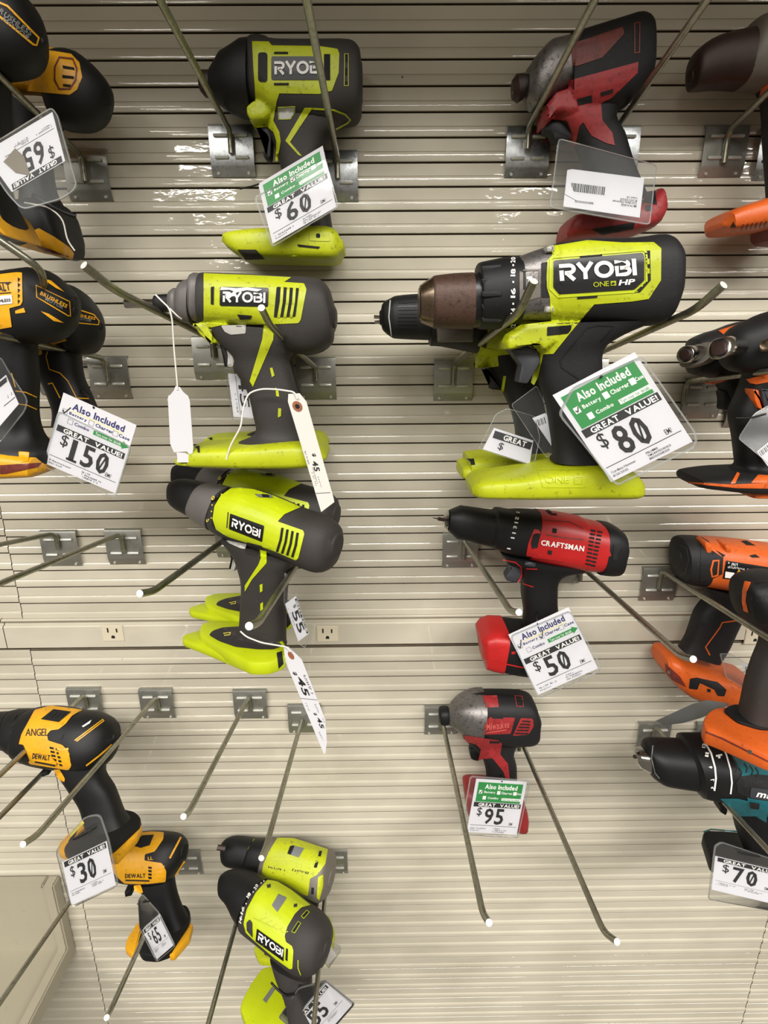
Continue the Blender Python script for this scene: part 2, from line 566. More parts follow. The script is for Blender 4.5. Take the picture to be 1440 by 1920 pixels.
        for ax, lo, hi in ((0, min(xs), max(xs)), (1, min(ys), max(ys))):
            g = lo + grid
            while g < hi - 0.3:
                pc = Vector((g, 0, 0)) if ax == 0 else Vector((0, g, 0))
                pn = Vector((1, 0, 0)) if ax == 0 else Vector((0, 1, 0))
                bmesh.ops.bisect_plane(bm, geom=bm.verts[:] + bm.edges[:] + bm.faces[:], plane_co=pc, plane_no=pn)
                g += grid
        bmesh.ops.remove_doubles(bm, verts=bm.verts[:], dist=0.05)
        bmesh.ops.triangulate(bm, faces=bm.faces[:])
        off = 0.0007 if not raw else 0.0005 + 0.0001 * lvl
        bm.verts.ensure_lookup_table(); bm.verts.index_update()
        T = []; D = []; lim = []
        for v in bm.verts:
            dr = ray(v.co.x, v.co.y)
            h = b.ray_cast(c, dr)
            D.append(dr)
            if h[0] is not None:
                k = max(0.45, abs(h[1].dot(dr)))
                T.append(h[3] - off / k); lim.append(h[3] - off / k)
            else:
                T.append(None); lim.append(1e9)
        hit = [i for i, x in enumerate(T) if x is not None]
        if not hit:
            raise RuntimeError('patch misses: ' + name)
        for i, x in enumerate(T):
            if x is None:
                p = bm.verts[i].co
                T[i] = T[min(hit, key=lambda q: (bm.verts[q].co - p).length_squared)]
        nb = [[(e.other_vert(v).index, e.calc_length()) for e in v.link_edges] for v in bm.verts]
        # bridge steps with a ramp so the skin never cuts into what it lies on
        for it in range(30):
            ch = 0
            for i in range(len(T)):
                for q, le in nb[i]:
                    a = T[q] + 0.0012 * le
                    if a < T[i] - 1e-6:
                        T[i] = a; ch = 1
            if not ch: break
        for v in bm.verts:
            v.co = c + D[v.index] * T[v.index]
        if skirt and not raw:
            be = [e for e in bm.edges if e.is_boundary]
            ret = bmesh.ops.extrude_edge_only(bm, edges=be)
            for v in [g for g in ret['geom'] if isinstance(g, bmesh.types.BMVert)]:
                v.co += (v.co - c).normalized() * skirt / 1000
        bmesh.ops.recalc_face_normals(bm, faces=bm.faces[:])
        f0 = max(bm.faces, key=lambda f: f.calc_area())
        if f0.normal.dot(f0.calc_center_median() - c) > 0:
            bmesh.ops.reverse_faces(bm, faces=bm.faces[:])
        o = link(name, bm, m, parent or s.root, smooth=60)
        if not raw:
            s.add(o)
        return o

    def text(s, tris, p0, p1, h, m, lvl=2, parent=None, name='lettering', slant=0.0, up=None):
        """lettering from p0 to p1 along the baseline (zoomed picture), h high"""
        a = Vector(p0); b = Vector(p1); u = b - a
        w = Vector(up) if up else Vector((u.y, -u.x)).normalized() * h
        polys = []
        for t in tris:
            polys.append([a + u * (q[0] + slant * q[1]) + w * q[1] for q in t])
        return s.patch(name, polys, m, lvl, parent, raw=True)

    def line(s, name, pts, w, m, lvl=1, parent=None, closed=False):
        return s.patch(name, ribbon(pts, w, closed), m, lvl, parent, raw=True)

    def rod(s, name, a, b, r0, r1=None, m='chrome', d=0.0, seg=6, parent=None):
        bm = bmesh.new()
        A, B = s.P(a, None, d / 1000), s.P(b, None, d / 1000)
        tube(bm, [A, (A + B) / 2, B], r0 / 1000, seg, (r1 if r1 is not None else r0) / 1000)
        return s.add(link(name, bm, m, parent or s.root, smooth=25))
# ---------------------------------------------------------------- camera, world, lamps
cd = bpy.data.cameras.new('camera'); cam = bpy.data.objects.new('camera', cd); COL.objects.link(cam)
cd.sensor_fit = 'VERTICAL'; cd.sensor_height = 24.0; cd.lens = F / 1920 * 24.0
cd.clip_start = 0.01
cam.matrix_world = Matrix.Translation(CAM) @ ROT.to_4x4()
SC.camera = cam
SC.view_settings.view_transform = 'Standard'; SC.view_settings.look = 'None'
SC.view_settings.gamma = 1.0; SC.view_settings.exposure = 0.0
SC.cycles.transparent_max_bounces = 24
SC.cycles.max_bounces = 8
w = bpy.data.worlds.new('world'); SC.world = w; w.use_nodes = True
w.node_tree.nodes['Background'].inputs[0].default_value = (1.0, 0.88, 0.72, 1)
w.node_tree.nodes['Background'].inputs[1].default_value = 0.2


def lamp(name, loc, size, power, rot=(0, 0, 0), col=(1, 0.96, 0.9)):
    l = bpy.data.lights.new(name, 'AREA'); l.shape = 'RECTANGLE'; l.size, l.size_y = size; l.energy = power; l.color = col
    o = bpy.data.objects.new(name, l); COL.objects.link(o); o.location = loc; o.rotation_euler = rot
    return o


# rows of ceiling fluorescent fittings over the aisle and over the shop behind the viewer
for x in (-2.3, 0.0, 2.3):
    lamp('aisle_lamp', (x, -3.0, 3.5), (2.0, 1.2), 158, col=(1, 0.97, 0.92))
for x, y in ((-2.1, -6.4), (-2.5, -8.0), (-3.0, -10.0), (-3.4, -13.5), (2.1, -7.6), (2.5, -9.6), (4.5, -7.0), (5.6, -9.0), (7.4, -12.0)):
    lamp('shop_lamp', (x, y, 3.5), (1.1, 0.34), 46)

# ---------------------------------------------------------------- slatted wall
PER = 0.0254


def groove_z(i):
    y = (9.94454984 + 53.3419731 * i) / (1 + 0.0118260814 * i)
    return at(330, y, 0).z


Z0 = groove_z(0)
PER = (groove_z(0) - groove_z(44)) / 44.0
print('period mm', PER * 1000, [round((Z0 - groove_z(i)) / PER - i, 2) for i in (5, 10, 20, 28, 40, 50)])
XL = at(40, 1142, 0).x
XR = at(1430, 1760, 0).x
ZST, ZSB = at(720, 1152.5, 0).z, at(720, 1210.5, 0).z


def slat_profile(z_hi, z_lo, dz=0.0):
    """(y, z) points going down; y negative is towards the viewer"""
    pts = []
    i0 = math.floor((Z0 - z_hi) / PER) - 1
    i1 = math.ceil((Z0 - z_lo) / PER) + 1
    for i in range(i0, i1 + 1):
        z = Z0 - i * PER + dz
        P = PER
        pts += [(0.0050, z + 0.0014), (0.0050, z - 0.0006), (0.0003, z - 0.00068), (0.0, z - 0.0009), (0.0, z - P * 0.525), (0.0007, z - P * 0.54),
                (-0.0003, z - P * 0.565), (-0.0011, z - P * 0.62), (-0.0013, z - P * 0.645), (-0.0013, z - P * 0.89), (-0.0011, z - P + 0.0016), (-0.0003, z - P + 0.0011)]
    out = [p for p in pts if z_lo <= p[1] <= z_hi]
    return [(0.0050, z_hi)] + out + [(0.0050, z_lo)]


def strip_mesh(bm, prof, x0, x1):
    n = max(2, int((x1 - x0) / 0.1))
    cols = []
    for k in range(n + 1):
        x = x0 + (x1 - x0) * k / n
        cols.append([bm.verts.new((x, y, z)) for y, z in prof])
    for a, b in zip(cols, cols[1:]):
        for i in range(len(prof) - 1):
            bm.faces.new((a[i], b[i], b[i + 1], a[i + 1]))


bm = bmesh.new()
GAP = 0.0007
for x0, x1, dz, dy in ((-2.4, XL - GAP, 0.0016, 0.0004), (XL + GAP, XR - GAP, 0, 0), (XR + GAP, 2.4, -0.0035, 0.0003)):
    for zh, zl in ((2.09, ZST), (ZSB, -0.5)):
        strip_mesh(bm, [(y + dy, z) for y, z in slat_profile(zh, zl, dz)], x0, x1)
# closed back of the panel, a little behind the slats
box(bm, (-2.4, 0.008, -0.5), (2.4, 0.03, 2.15))
bmesh.ops.recalc_face_normals(bm, faces=bm.faces[:])
for f in bm.faces:
    if abs(f.normal.y) > 0.5 and f.normal.y > 0 and f.calc_center_median().y < 0.007:
        f.normal_flip()
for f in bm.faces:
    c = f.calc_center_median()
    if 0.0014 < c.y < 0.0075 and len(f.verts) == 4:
        f.material_index = 1  # recess faces get the painted groove shadow
wall = link('wall_back', bm, ['cream_enamel', 'groove_shade'], smooth=24)
wall['kind'] = 'structure'

# power strip rail let into the wall
zp0, zp1 = at(720, 1167, 0).z, at(720, 1206, 0).z
prof = [(0.004, ZST + 0.0008), (-0.004, ZST + 0.0006), (-0.0052, ZST - 0.0006), (-0.0048, ZST - 0.0024), (0.0016, ZST - 0.0048), (0.0022, zp0 + 0.0028), (-0.0018, zp0 + 0.0012), (-0.003, zp0 - 0.0004),
        (-0.003, zp1 + 0.0006), (-0.0022, zp1), (0.006, zp1), (0.006, ZSB)]
bm = bmesh.new()
XS = at(10, 1185, 0).x
strip_mesh(bm, prof, -2.4, XS - 0.0006); strip_mesh(bm, prof, XS + 0.0006, 2.4)
bmesh.ops.recalc_face_normals(bm, faces=bm.faces[:])
tr = link('trim_1', bm, 'cream_enamel', smooth=30)
tr['kind'] = 'structure'
bm = bmesh.new()


# unseen overhead shelf, added just above the picture to shade the top rows
bm = bmesh.new()
box(bm, (-2.4, -0.665, 2.095), (2.4, 0.0, 2.125))
o = link('added_shade_shelf', bm, 'cream_enamel', smooth=0); o['kind'] = 'structure'


def outlet(cx, cy, label):
    o = at(cx, cy, 3)
    t = thing('power_outlet', label, 'outlet', o, 'outlets in the power rail')
    bm = bmesh.new()
    W2, H2 = 0.0158, 0.0128
    c = 0.0025
    # face plate with three openings: built as a bevelled slab
    vs = [(-W2, H2), (W2, H2), (W2, -H2), (-W2, -H2)]
    rings = []
    for ins, y in ((-0.0009, 0.0), (-0.0009, -0.0006), (0.0, -0.0006), (0.0, -0.0002), (0.0008, -0.0014)):
        rings.append([bm.verts.new((x - math.copysign(ins, x), y, z - math.copysign(ins, z))) for x, z in vs])
    for a, b in zip(rings, rings[1:]):
        for i in range(4):
            bm.faces.new((a[i], a[(i + 1) % 4], b[(i + 1) % 4], b[i]))
    bm.faces.new(rings[-1])
    bmesh.ops.recalc_face_normals(bm, faces=bm.faces[:])
    link('face_plate', bm, 'outlet_cream', t, smooth=20)
    for sx, hh in ((-0.0064, 0.0036), (0.0064, 0.0031)):
        bm = bmesh.new(); box(bm, (sx - 0.0011, -0.00155, 0.0022 - 0.0005), (sx + 0.0011, -0.0012, 0.0022 + 2 * hh - 0.0005))
        link('slot', bm, 'matte_black', t, smooth=0)
    bm = bmesh.new()
    pts = [(0.0026 * math.cos(math.radians(a)), 0.0026 * math.sin(math.radians(a)) - 0.0056) for a in range(0, 181, 15)] + [(-0.0026, -0.0078), (0.0026, -0.0078)]
    a = [bm.verts.new((x, -0.00155, z)) for x, z in pts]; b = [bm.verts.new((x, -0.0012, z)) for x, z in pts]
    bm.faces.new(a)
    for i in range(len(a)):
        bm.faces.new((a[i], a[(i + 1) % len(a)], b[(i + 1) % len(a)], b[i]))
    bmesh.ops.recalc_face_normals(bm, faces=bm.faces[:])
    link('ground_hole', bm, 'matte_black', t, smooth=0)


outlet(212, 1187, 'cream power outlet in the wall rail, leftmost, below the two bare hooks on the left')
outlet(614, 1188, 'cream power outlet in the wall rail just right of the slanted green drill handle')
outlet(1416, 1193, 'cream power outlet in the wall rail at the right edge, behind the orange drills')


# ---------------------------------------------------------------- display hooks
HOOKG = 'zinc display hooks clipped in the wall slots'


def hook(label, br, top, path, slope=0.08, bright=False, drop=22.0, rr=3.2, end=True):
    """br: picture centre of the clip plate; top: where the wire leaves the plate; path: [(px, py, mm or None), ...] bend and tip"""
    c = at(br[0], br[1], 0)
    t = thing('display_hook', label, 'hook', c, HOOKG)
    bm = bmesh.new()
    W2 = 0.025
    prof = [(0.0030, 0.0262), (-0.0035, 0.0270), (-0.0062, 0.0256), (-0.0070, 0.0235), (-0.0070, -0.0150), (-0.0062, -0.0172), (-0.0022, -0.0262), (0.0030, -0.0264)]
    fr = [[bm.verts.new((x, y, z)) for y, z in prof] for x in (-W2, W2)]
    bk = [[bm.verts.new((x, y + 0.0014, z - (0.0014 if i < 3 else 0))) for i, (y, z) in enumerate(prof)] for x in (-W2, W2)]
    for i in range(len(prof) - 1):
        bm.faces.new((fr[0][i], fr[1][i], fr[1][i + 1], fr[0][i + 1]))
        bm.faces.new((bk[0][i], bk[0][i + 1], bk[1][i + 1], bk[1][i]))
        bm.faces.new((fr[0][i], fr[0][i + 1], bk[0][i + 1], bk[0][i]))
        bm.faces.new((fr[1][i], bk[1][i], bk[1][i + 1], fr[1][i + 1]))
    # pressed bars either side of the wire, and the dimple
    nf = len(bm.faces)
    for z in (0.0145, -0.0075):
        for x0, x1 in ((-0.0185, -0.0045), (0.0045, 0.0185)):
            tube(bm, [Vector((x0, -0.0074, z)), Vector((x0 + 0.001, -0.0080, z)), Vector((x1 - 0.001, -0.0080, z)), Vector((x1, -0.0074, z))], 0.0019, 8)
    for x in (-0.0175, 0.0175):
        tube(bm, [Vector((x, -0.0035, -0.0225)), Vector((x, -0.0056, -0.0232))], 0.0016, 8)
    bm.faces.ensure_lookup_table()
    for f in bm.faces[nf:]:
        f.material_index = 1
    bmesh.ops.recalc_face_normals(bm, faces=bm.faces[:])
    link('wall_clip', bm, ['zinc_bright' if bright else 'zinc', 'zinc_ridge_highlight'], t, smooth=30)
    P = at(top[0], top[1], 10.5)
    pts = [P + Vector((0, 0, -drop / 1000)), P]
    zb = P.z
    for q in path:
        if q[2] == 'tip':
            pts.append(at(q[0], q[1], -pts[-1].y * 1000 + 21))
        elif q[2] is None:
            d = ray(q[0], q[1])
            # CAM.z + k d.z = zb + slope * (depth gained), depth gained = (P.y - (CAM.y + k d.y))
            k = (zb + slope * (P.y - CAM.y) - CAM.z) / (d.z + slope * d.y)
            pts.append(CAM + d * k)
        else:
            pts.append(at(*q))
    pts = [p - c for p in fillet(pts, 0.013, 6)]
    bm = bmesh.new()
    tube(bm, pts, rr / 1000, 12, end_mat=1)
    bmesh.ops.recalc_face_normals(bm, faces=bm.faces[:])
    link('wire', bm, ['rod', 'rod_end'], t, smooth=40)
    return t, [c + p for p in pts]


hook('wire hook left of the topmost green impact driver, its wire crossing the black nose', (437, 285), (431, 246), [(300, 0, None), (268, -60, None)], bright=True)
hook('wire hook right of the topmost green impact driver, its wire crossing the white logo', (631, 332), (632, 294), [(575, 0, None), (560, -80, None)], bright=True)
hook('wire hook left of the worn red impact driver, wire crossing its grey nose', (987, 287), (992, 238), [(1115, 0, None), (1150, -65, None)], bright=True)
hook('wire hook behind and right of the worn red impact driver, wire rising past its back', (1153, 287), (1158, 238), [(1325, 0, None), (1370, -58, None)], bright=True)
hook('wire hook at upper right, under the brown drill nose, wire running off to the right', (1353, 286), (1366, 246), [(1442, 172, None), (1520, 95, None)], drop=32)
hook('wire hook clip cut off by the right edge, beside the brown nose drill', (1455, 292), (1462, 246), [(1560, 130, None)], bright=True)
hook('wire hook at upper left under the black and yellow motor, beside the upside-down 65 card', (168, 330), (152, 292), [(0, 145, None), (-60, 86, None)], drop=26)
hook('wire hook at left edge whose blunt end shows above the yellow drill with motor badge', (110, 700), (112, 665), [(76, 503, 215), (-20, 437, 232)])
hook('wire hook at far left holding the two black and yellow motors above the 150 card', (209, 708), (196, 672), [(0, 630, 200), (-120, 605, 270)], drop=28)
hook('wire hook left of the scuffed green impact driver, upturned tip pointing up left', (402, 672), (398, 636), [(212, 542, 215), (157, 497, 238)], rr=3.6)
hook('wire hook whose upturned tip ends on the scuffed logo of the green impact driver', (594, 710), (592, 690), [(506, 610, 205), (490, 577, 232)], drop=16)
hook('wire hook whose tip rises across the numbered collar of the big green hammer drill', (849, 712), (851, 682), [(972, 588, 228), (1001, 527, 252)], drop=26, rr=3.6)
hook('wire hook passing under the big green hammer drill, bent tip out at its right', (1098, 712), (1100, 672), [(1305, 580, 230), (1357, 534, 252)], rr=3.6)
hook('wire hook under the twin orange and black impact drivers, behind the 80 card corner', (1312, 746), (1287, 716), [(1440, 697, 170), (1540, 684, 240)], drop=28)
hook('wire hook clip mostly hidden behind the twin orange impact driver handles', (1395, 762), (1398, 728), [(1500, 700, 150)])
hook('bare wire hook at far left above the power rail, leftmost of the pair', (117, 1027), (104, 1000), [(0, 1021, None), (-90, 1040, None)], drop=22)
hook('bare wire hook at left above the power rail, right one of the pair', (237, 1024), (227, 1001), [(0, 1094, None), (-80, 1128, None)], drop=26)
hook('wire hook under the slanted green drill, white tip sticking out to the left', (440, 1010), (438, 1000), [(287, 1109, None), (262, 1113, 'tip')], rr=3.6)
hook('wire hook with white tip in front of the slanted green drill handle', (590, 1030), (588, 1010), [(484, 1168, None), (467, 1174, 'tip')], rr=3.6)
hook('wire hook under the chuck of the bright red drill, tip at its handle', (862, 1030), (871, 1015), [(957, 1146, None), (973, 1148, 'tip')], drop=26)
hook('wire hook under the motor of the bright red drill, tip pointing right', (1055, 1060), (1090, 1062), [(1277, 1230, None), (1300, 1236, 'tip')])
hook('wire hook clip under the orange drill with warning label, wire running right', (1232, 1093), (1240, 1070), [(1440, 1196, None), (1520, 1246, None)], drop=28)
hook('wire hook at lower left half hidden behind the yellow drill with scribbled name', (163, 1315), (158, 1303), [(0, 1453, None), (-40, 1490, None)])
hook('wire hook whose white tip ends left of the 30 card, crossing the yellow drill handle', (297, 1317), (294, 1306), [(70, 1566, None), (43, 1583, 'tip')], drop=26)
hook('wire hook coming out under the yellow drill with scribbled name to the left edge', (190, 1372), (178, 1350), [(0, 1531, None), (-50, 1580, None)])
hook('bare wire hook below the slanted green drill, white tip at lower left', (471, 1318), (467, 1306), [(355, 1522, None), (344, 1531, 'tip')], drop=26)
hook('wire hook beside the long 45 hang tag, round white tip on the small green drill', (572, 1345), (566, 1350), [(499, 1588, None), (490, 1609, 'tip')], drop=12)
hook('wire hook on the left of the small dark red impact driver, long wire hanging low', (826, 1348), (828, 1345), [(905, 1712, None), (917, 1730, 'tip')], drop=22)
hook('wire hook on the right of the small dark red impact driver, tip at lower right', (958, 1372), (975, 1384), [(1132, 1748, None), (1157, 1766, 'tip')])
hook('wire hook clip left of the teal drill, wire passing under its collar', (1222, 1378), (1228, 1362), [(1440, 1594, None), (1500, 1660, None)], drop=26)
hook('wire hook clip peeking out behind the orange battery foot above the teal drill', (1330, 1378), (1345, 1362), [(1480, 1450, None)])
hook('wire hook behind the small yellow drill with the 65 card, wire ending at the bottom', (352, 1614), (338, 1606), [(207, 1895, None), (200, 1908, 'tip')])
hook('wire hook at the right of the bottom green drills, clip shown beside their back end', (624, 1613), (616, 1604), [(588, 1925, None), (584, 1960, None)], drop=14)
hook('wire hook under the black chuck of the front bottom green drill, running down left', (475, 1632), (474, 1620), [(388, 1928, None), (378, 1965, None)])
hook('wire hook crossing the cream bin at lower left, below the 30 card', (250, 1600), (222, 1560), [(0, 1880, None), (-40, 1937, None)])

# ---------------------------------------------------------------- cream bin at lower left
o = at(60, 1655, 0)
t = thing('storage_bin', 'cream enamel bin with a rim, fixed to the slats at lower left', 'bin', o)
zt = at(60, 1652, 0).z - o.z
xr = at(142, 1772, 0).x - o.x
zb = at(142, 1772, 0).z - o.z
xl = -0.45
bm = bmesh.new(); box(bm, (xl, -0.010, zb - 0.004), (xr - 0.016, -0.001, zt + 0.012)); link('back_panel', bm, 'bin_enamel', t, smooth=0)
bm = bmesh.new(); box(bm, (xl, -0.30, zb - 0.010), (xr - 0.016, -0.010, zb + 0.002)); link('bottom_panel', bm, 'bin_enamel', t, smooth=0)
bm = bmesh.new()
# L-shaped side rim, standing a little proud of the panels
out = [(-0.0008, zt + 0.014), (-0.022, zt + 0.014), (-0.022, zb + 0.020), (-0.30, zb + 0.020), (-0.30, zb - 0.012), (-0.0008, zb - 0.012)]
a = [bm.verts.new((xr - 0.018, y, z)) for y, z in out]; b = [bm.verts.new((xr, y, z)) for y, z in out]
bm.faces.new(a); bm.faces.new(b[::-1])
for i in range(len(a)):
    bm.faces.new((a[i], b[i], b[(i + 1) % len(a)], a[(i + 1) % len(a)]))
bmesh.ops.recalc_face_normals(bm, faces=bm.faces[:])
bmesh.ops.bevel(bm, geom=bm.edges[:], offset=0.0025, segments=2, affect='EDGES')
link('side_rim', bm, 'bin_enamel', t, smooth=40)
bm = bmesh.new(); box(bm, (xl, -0.022, zt + 0.008), (xr - 0.018, -0.003, zt + 0.016)); bmesh.ops.bevel(bm, geom=bm.edges[:], offset=0.002, segments=2, affect='EDGES'); link('top_lip', bm, 'bin_enamel', t, smooth=40)
# ================================================================ power tools, upper half
YG = 'green'
# ---- topmost green impact driver
t = Tool('impact_driver', 'green and grey impact driver with black nose, topmost in the centre left column, 60 card', 'impact driver', (560, 420), 45, (360, 40, 4))
t.loft('collet', [((52, 395), (66, 540)), ((80, 372), (95, 565)), ((140, 372), (150, 572))], 'dark_red_brown', r0=2, lin_=True)
nose = t.loft('nose_cone', [((142, 350), (146, 590)), ((230, 240), (232, 645)), ((300, 205), (300, 690)), ((380, 158), (385, 722)), ((455, 148), (455, 728))], 'black', r0=2, lin_=True, n=2.3)
body = t.loft('motor_housing', [((448, 148), (455, 640), 30), ((520, 148), (520, 660), 33), ((575, 160), (580, 700), 34), ((640, 180), (640, 745), 34), ((960, 180), (960, 800), 34), ((1120, 180), (1130, 770), 34), ((1210, 190), (1225, 755), 32), ((1262, 250), (1268, 690), 28), ((1278, 330), (1276, 600), 20)], 'grey_rubber', n=3.0, r0=2, r1=5)
hand = t.loft('handle', [((600, 560), (1180, 700), 24), ((560, 760), (1080, 830), 22), ((640, 1000), (1000, 900), 20), ((690, 1180), (980, 1060), 19), ((740, 1340), (1010, 1280), 19), ((790, 1500), (1040, 1460), 20), ((800, 1620), (1060, 1600), 22)], 'grey_rubber', n=2.8)
t.puff('trigger', [(478, 800), (500, 788), (590, 800), (610, 870), (600, 1045), (560, 1055), (540, 1010), (560, 960), (570, 900), (550, 868), (500, 850)], 9, 'black', r=3, rp=20)
foot = t.loft('battery_foot', [((250, 1640), (262, 1690), 22), ((300, 1605), (330, 1745), 33), ((500, 1580), (430, 1800), 38), ((700, 1570), (700, 1812), 38), ((900, 1560), (950, 1818), 38), ((1060, 1570), (1080, 1818), 36), ((1140, 1650), (1150, 1760), 26)], YG, n=4, r0=3, r1=4)
t.puff('trigger_guard', [(437, 695), (480, 655), (640, 600), (615, 745), (570, 785), (470, 798), (440, 745)], 22, YG, r=4, rp=14)
t.patch('housing_shell', [(450, 148), (575, 150), (600, 180), (955, 184), (1090, 205), (1105, 240), (1100, 385), (1050, 520), (950, 545), (655, 540), (635, 600), (610, 745), (655, 830), (665, 900), (640, 1050), (625, 1045), (632, 900), (610, 830), (560, 790), (470, 800), (435, 745), (435, 690), (478, 650), (470, 480), (460, 350)], YG, 1, body)
t.patch('housing_shell', [(845, 648), (905, 648), (735, 905), (825, 1010), (800, 1005), (700, 895)], YG, 1, hand)
t.line('piping', [(900, 655), (1060, 665), (1150, 700), (1188, 740), (1165, 765), (1080, 810)], 14, YG, 1, hand)
lp = t.patch('logo_plate', [(595, 262), (955, 262), (955, 438), (595, 438)], 'gloss_black', 2, body, rp=14)
t.text(block_word('RYOBI'), (618, 405), (985, 400), 112, 'logo_white', 3, body)
t.patch('grip_inset', [(495, 232), (565, 232), (565, 455), (495, 452)], 'dark_rubber', 2, body, rp=25)
t.patch('vent', [[(990, 245), (1036, 245), (1036, 440), (990, 440)], [(615, 228), (720, 228), (720, 243), (615, 243)], [(615, 462), (725, 462), (725, 478), (615, 478)]], 'matte_black', 2, body)
t.line('vent_frame', [(1145, 243), (1172, 243), (1172, 482), (1142, 482)], 7, YG, 1, body, closed=True)
t.patch('vent', [[(1150, 250), (1170, 250), (1170, 300), (1150, 300)], [(1148, 350), (1168, 350), (1166, 400), (1148, 400)], [(1147, 450), (1167, 450), (1167, 475), (1147, 475)]], 'matte_black', 1, body)
t.patch('direction_switch', [(645, 645), (770, 640), (768, 680), (735, 730), (652, 732)], 'silver_switch', 2, hand)
t.line('piping', [(645, 645), (772, 640), (770, 682), (737, 733), (650, 735)], 7, YG, 1, hand, closed=True)
t.patch('rating_label', [(340, 1712), (480, 1712), (545, 1785), (400, 1790)], 'grey_rubber', 1, foot)
t.patch('screw_boss', [(878, 1575), (1030, 1580), (1035, 1650), (880, 1645)], YG, 3, foot, rp=12)
t.patch('screw_hole', [(930, 1590), (960, 1590), (962, 1622), (932, 1622)], 'matte_black', 4, foot, rp=12)
t.patch('latch_slot', [(790, 1672), (960, 1690), (950, 1705), (800, 1690)], 'matte_black', 1, foot)
t.line('moulded_rib', [(730, 1760), (1000, 1770)], 12, 'green_clean', 2, foot)

# ---- worn red impact driver at top
t = Tool('impact_driver', 'worn red and black impact driver with grey metal nose, top right of centre, barcode card', 'impact driver', (560, 450), 45, (880, 0, 2.571))
t.loft('collet', [((205, 385), (210, 480)), ((222, 362), (235, 492)), ((262, 358), (262, 475))], 'dark_red_brown', r0=1, lin_=True)
t.loft('collet_ring', [((258, 366), (258, 462)), ((302, 352), (298, 466))], 'black', lin_=True)
nose = t.loft('nose_cone', [((275, 330), (272, 495)), ((320, 275), (302, 530)), ((380, 212), (355, 510)), ((430, 195), (420, 470)), ((478, 182), (480, 450))], 'cast_metal', r0=2)
body = t.loft('motor_housing', [((470, 180), (462, 560), 27), ((600, 142), (600, 560), 30), ((720, 106), (740, 520), 31), ((800, 84), (790, 480), 30), ((845, 105), (845, 420), 27), ((868, 185), (862, 340), 20)], 'dark_rubber', n=3.0, r0=1, r1=5)
hand = t.loft('handle', [((370, 520), (740, 470), 21), ((420, 600), (700, 570), 20), ((505, 690), (742, 650), 18), ((545, 790), (775, 760), 18), ((570, 900), (810, 850), 18), ((600, 1000), (850, 950), 20)], 'dark_rubber', n=2.8)
t.puff('trigger', [(352, 610), (400, 578), (460, 588), (492, 640), (480, 690), (400, 690), (388, 655), (355, 650)], 9, 'black', r=3, rp=12)
foot = t.loft('battery_foot', [((442, 1130), (445, 1168), 22), ((490, 1050), (510, 1168), 32), ((660, 1035), (700, 1155), 36), ((800, 1000), (850, 1115), 36), ((880, 925), (900, 1050), 30), ((906, 945), (914, 1030), 22)], 'worn_red', n=3.5, r0=2, r1=3)
t.patch('foot_cover', [(845, 925), (895, 918), (905, 985), (845, 975)], 'dark_rubber', 1, foot)
t.patch('screw_hole', [(848, 988), (878, 985), (880, 1015), (850, 1018)], 'matte_black', 1, foot, rp=10)
t.patch('latch_slot', [(590, 1105), (800, 1070), (790, 1105), (640, 1135)], 'dark_rubber', 1, foot)
t.puff('trigger_guard', [(348, 620), (346, 548), (390, 482), (475, 452), (500, 560), (470, 583), (400, 573)], 22, 'worn_red', r=4, rp=10)
t.patch('motor_window', [(490, 212), (740, 128), (748, 160), (640, 278), (520, 318), (500, 318)], 'brick_red', 1, body, rp=8)
t.patch('housing_shell', [(480, 388), (815, 298), (812, 350), (690, 470), (635, 500), (642, 580), (690, 640), (702, 700), (660, 690), (590, 655), (548, 590), (530, 610), (512, 700), (482, 712), (492, 640), (470, 585), (400, 575), (348, 625), (345, 545), (390, 480), (470, 450)], 'worn_red', 1, body)
t.line('vent_frame', [(797, 112), (822, 108), (820, 252), (797, 255)], 8, 'brick_red', 1, body, closed=True)
t.patch('direction_switch', [(520, 478), (592, 458), (592, 492), (526, 508)], 'matte_black', 2, body)
t.patch('vent', [(632, 446), (695, 428), (692, 446), (636, 464)], 'matte_black', 2, body)

# ---- brown nosed orange drill, upper right edge
t = Tool('drill', 'orange drill with long brown nose cut off by the top right edge', 'drill', (1350, 450), 60, (880, 0, 2.571))
t.loft('chuck', [((1056, 335), (1060, 412)), ((1072, 290), (1072, 432)), ((1100, 238), (1092, 436)), ((1190, 182), (1200, 425)), ((1345, 145), (1300, 428))], 'dark_red_brown', r0=3)
body = t.loft('motor_housing', [((1340, 140), (1290, 428)), ((1372, 100), (1330, 428)), ((1460, 70), (1440, 440)), ((1750, 20), (1720, 460))], 'dull_grey', r0=2)
hand = t.loft('handle', [((1400, 430), (1720, 440), 22), ((1425, 520), (1640, 540), 20), ((1432, 700), (1640, 720), 19), ((1450, 950), (1660, 960), 20), ((1450, 1010), (1680, 1010), 22)], 'dark_rubber')
t.patch('housing_shell', [(1430, 410), (1445, 400), (1460, 470), (1395, 475), (1405, 430)], 'orange', 1, body)
foot = t.loft('battery_foot', [((1175, 1080), (1178, 1120), 20), ((1200, 1040), (1210, 1135), 30), ((1300, 1000), (1320, 1125), 36), ((1440, 960), (1440, 1112), 38), ((1640, 950), (1640, 1100), 38)], 'orange', n=3.5, r0=3)
t.loft('foot_clip', [((1412, 1090), (1415, 1130), 20), ((1440, 1090), (1440, 1180), 26), ((1600, 1080), (1600, 1180), 26)], 'brick_red', n=4, r0=2)
t.patch('emblem', [(1272, 1068), (1286, 1095), (1256, 1098)], 'dark_red_brown', 1, foot)
for k in range(6):
    t.line('emblem', [(1310 + k * 22, 1112 - k * 3), (1322 + k * 22, 1080 - k * 3)], 5, 'brick_red', 1, foot)

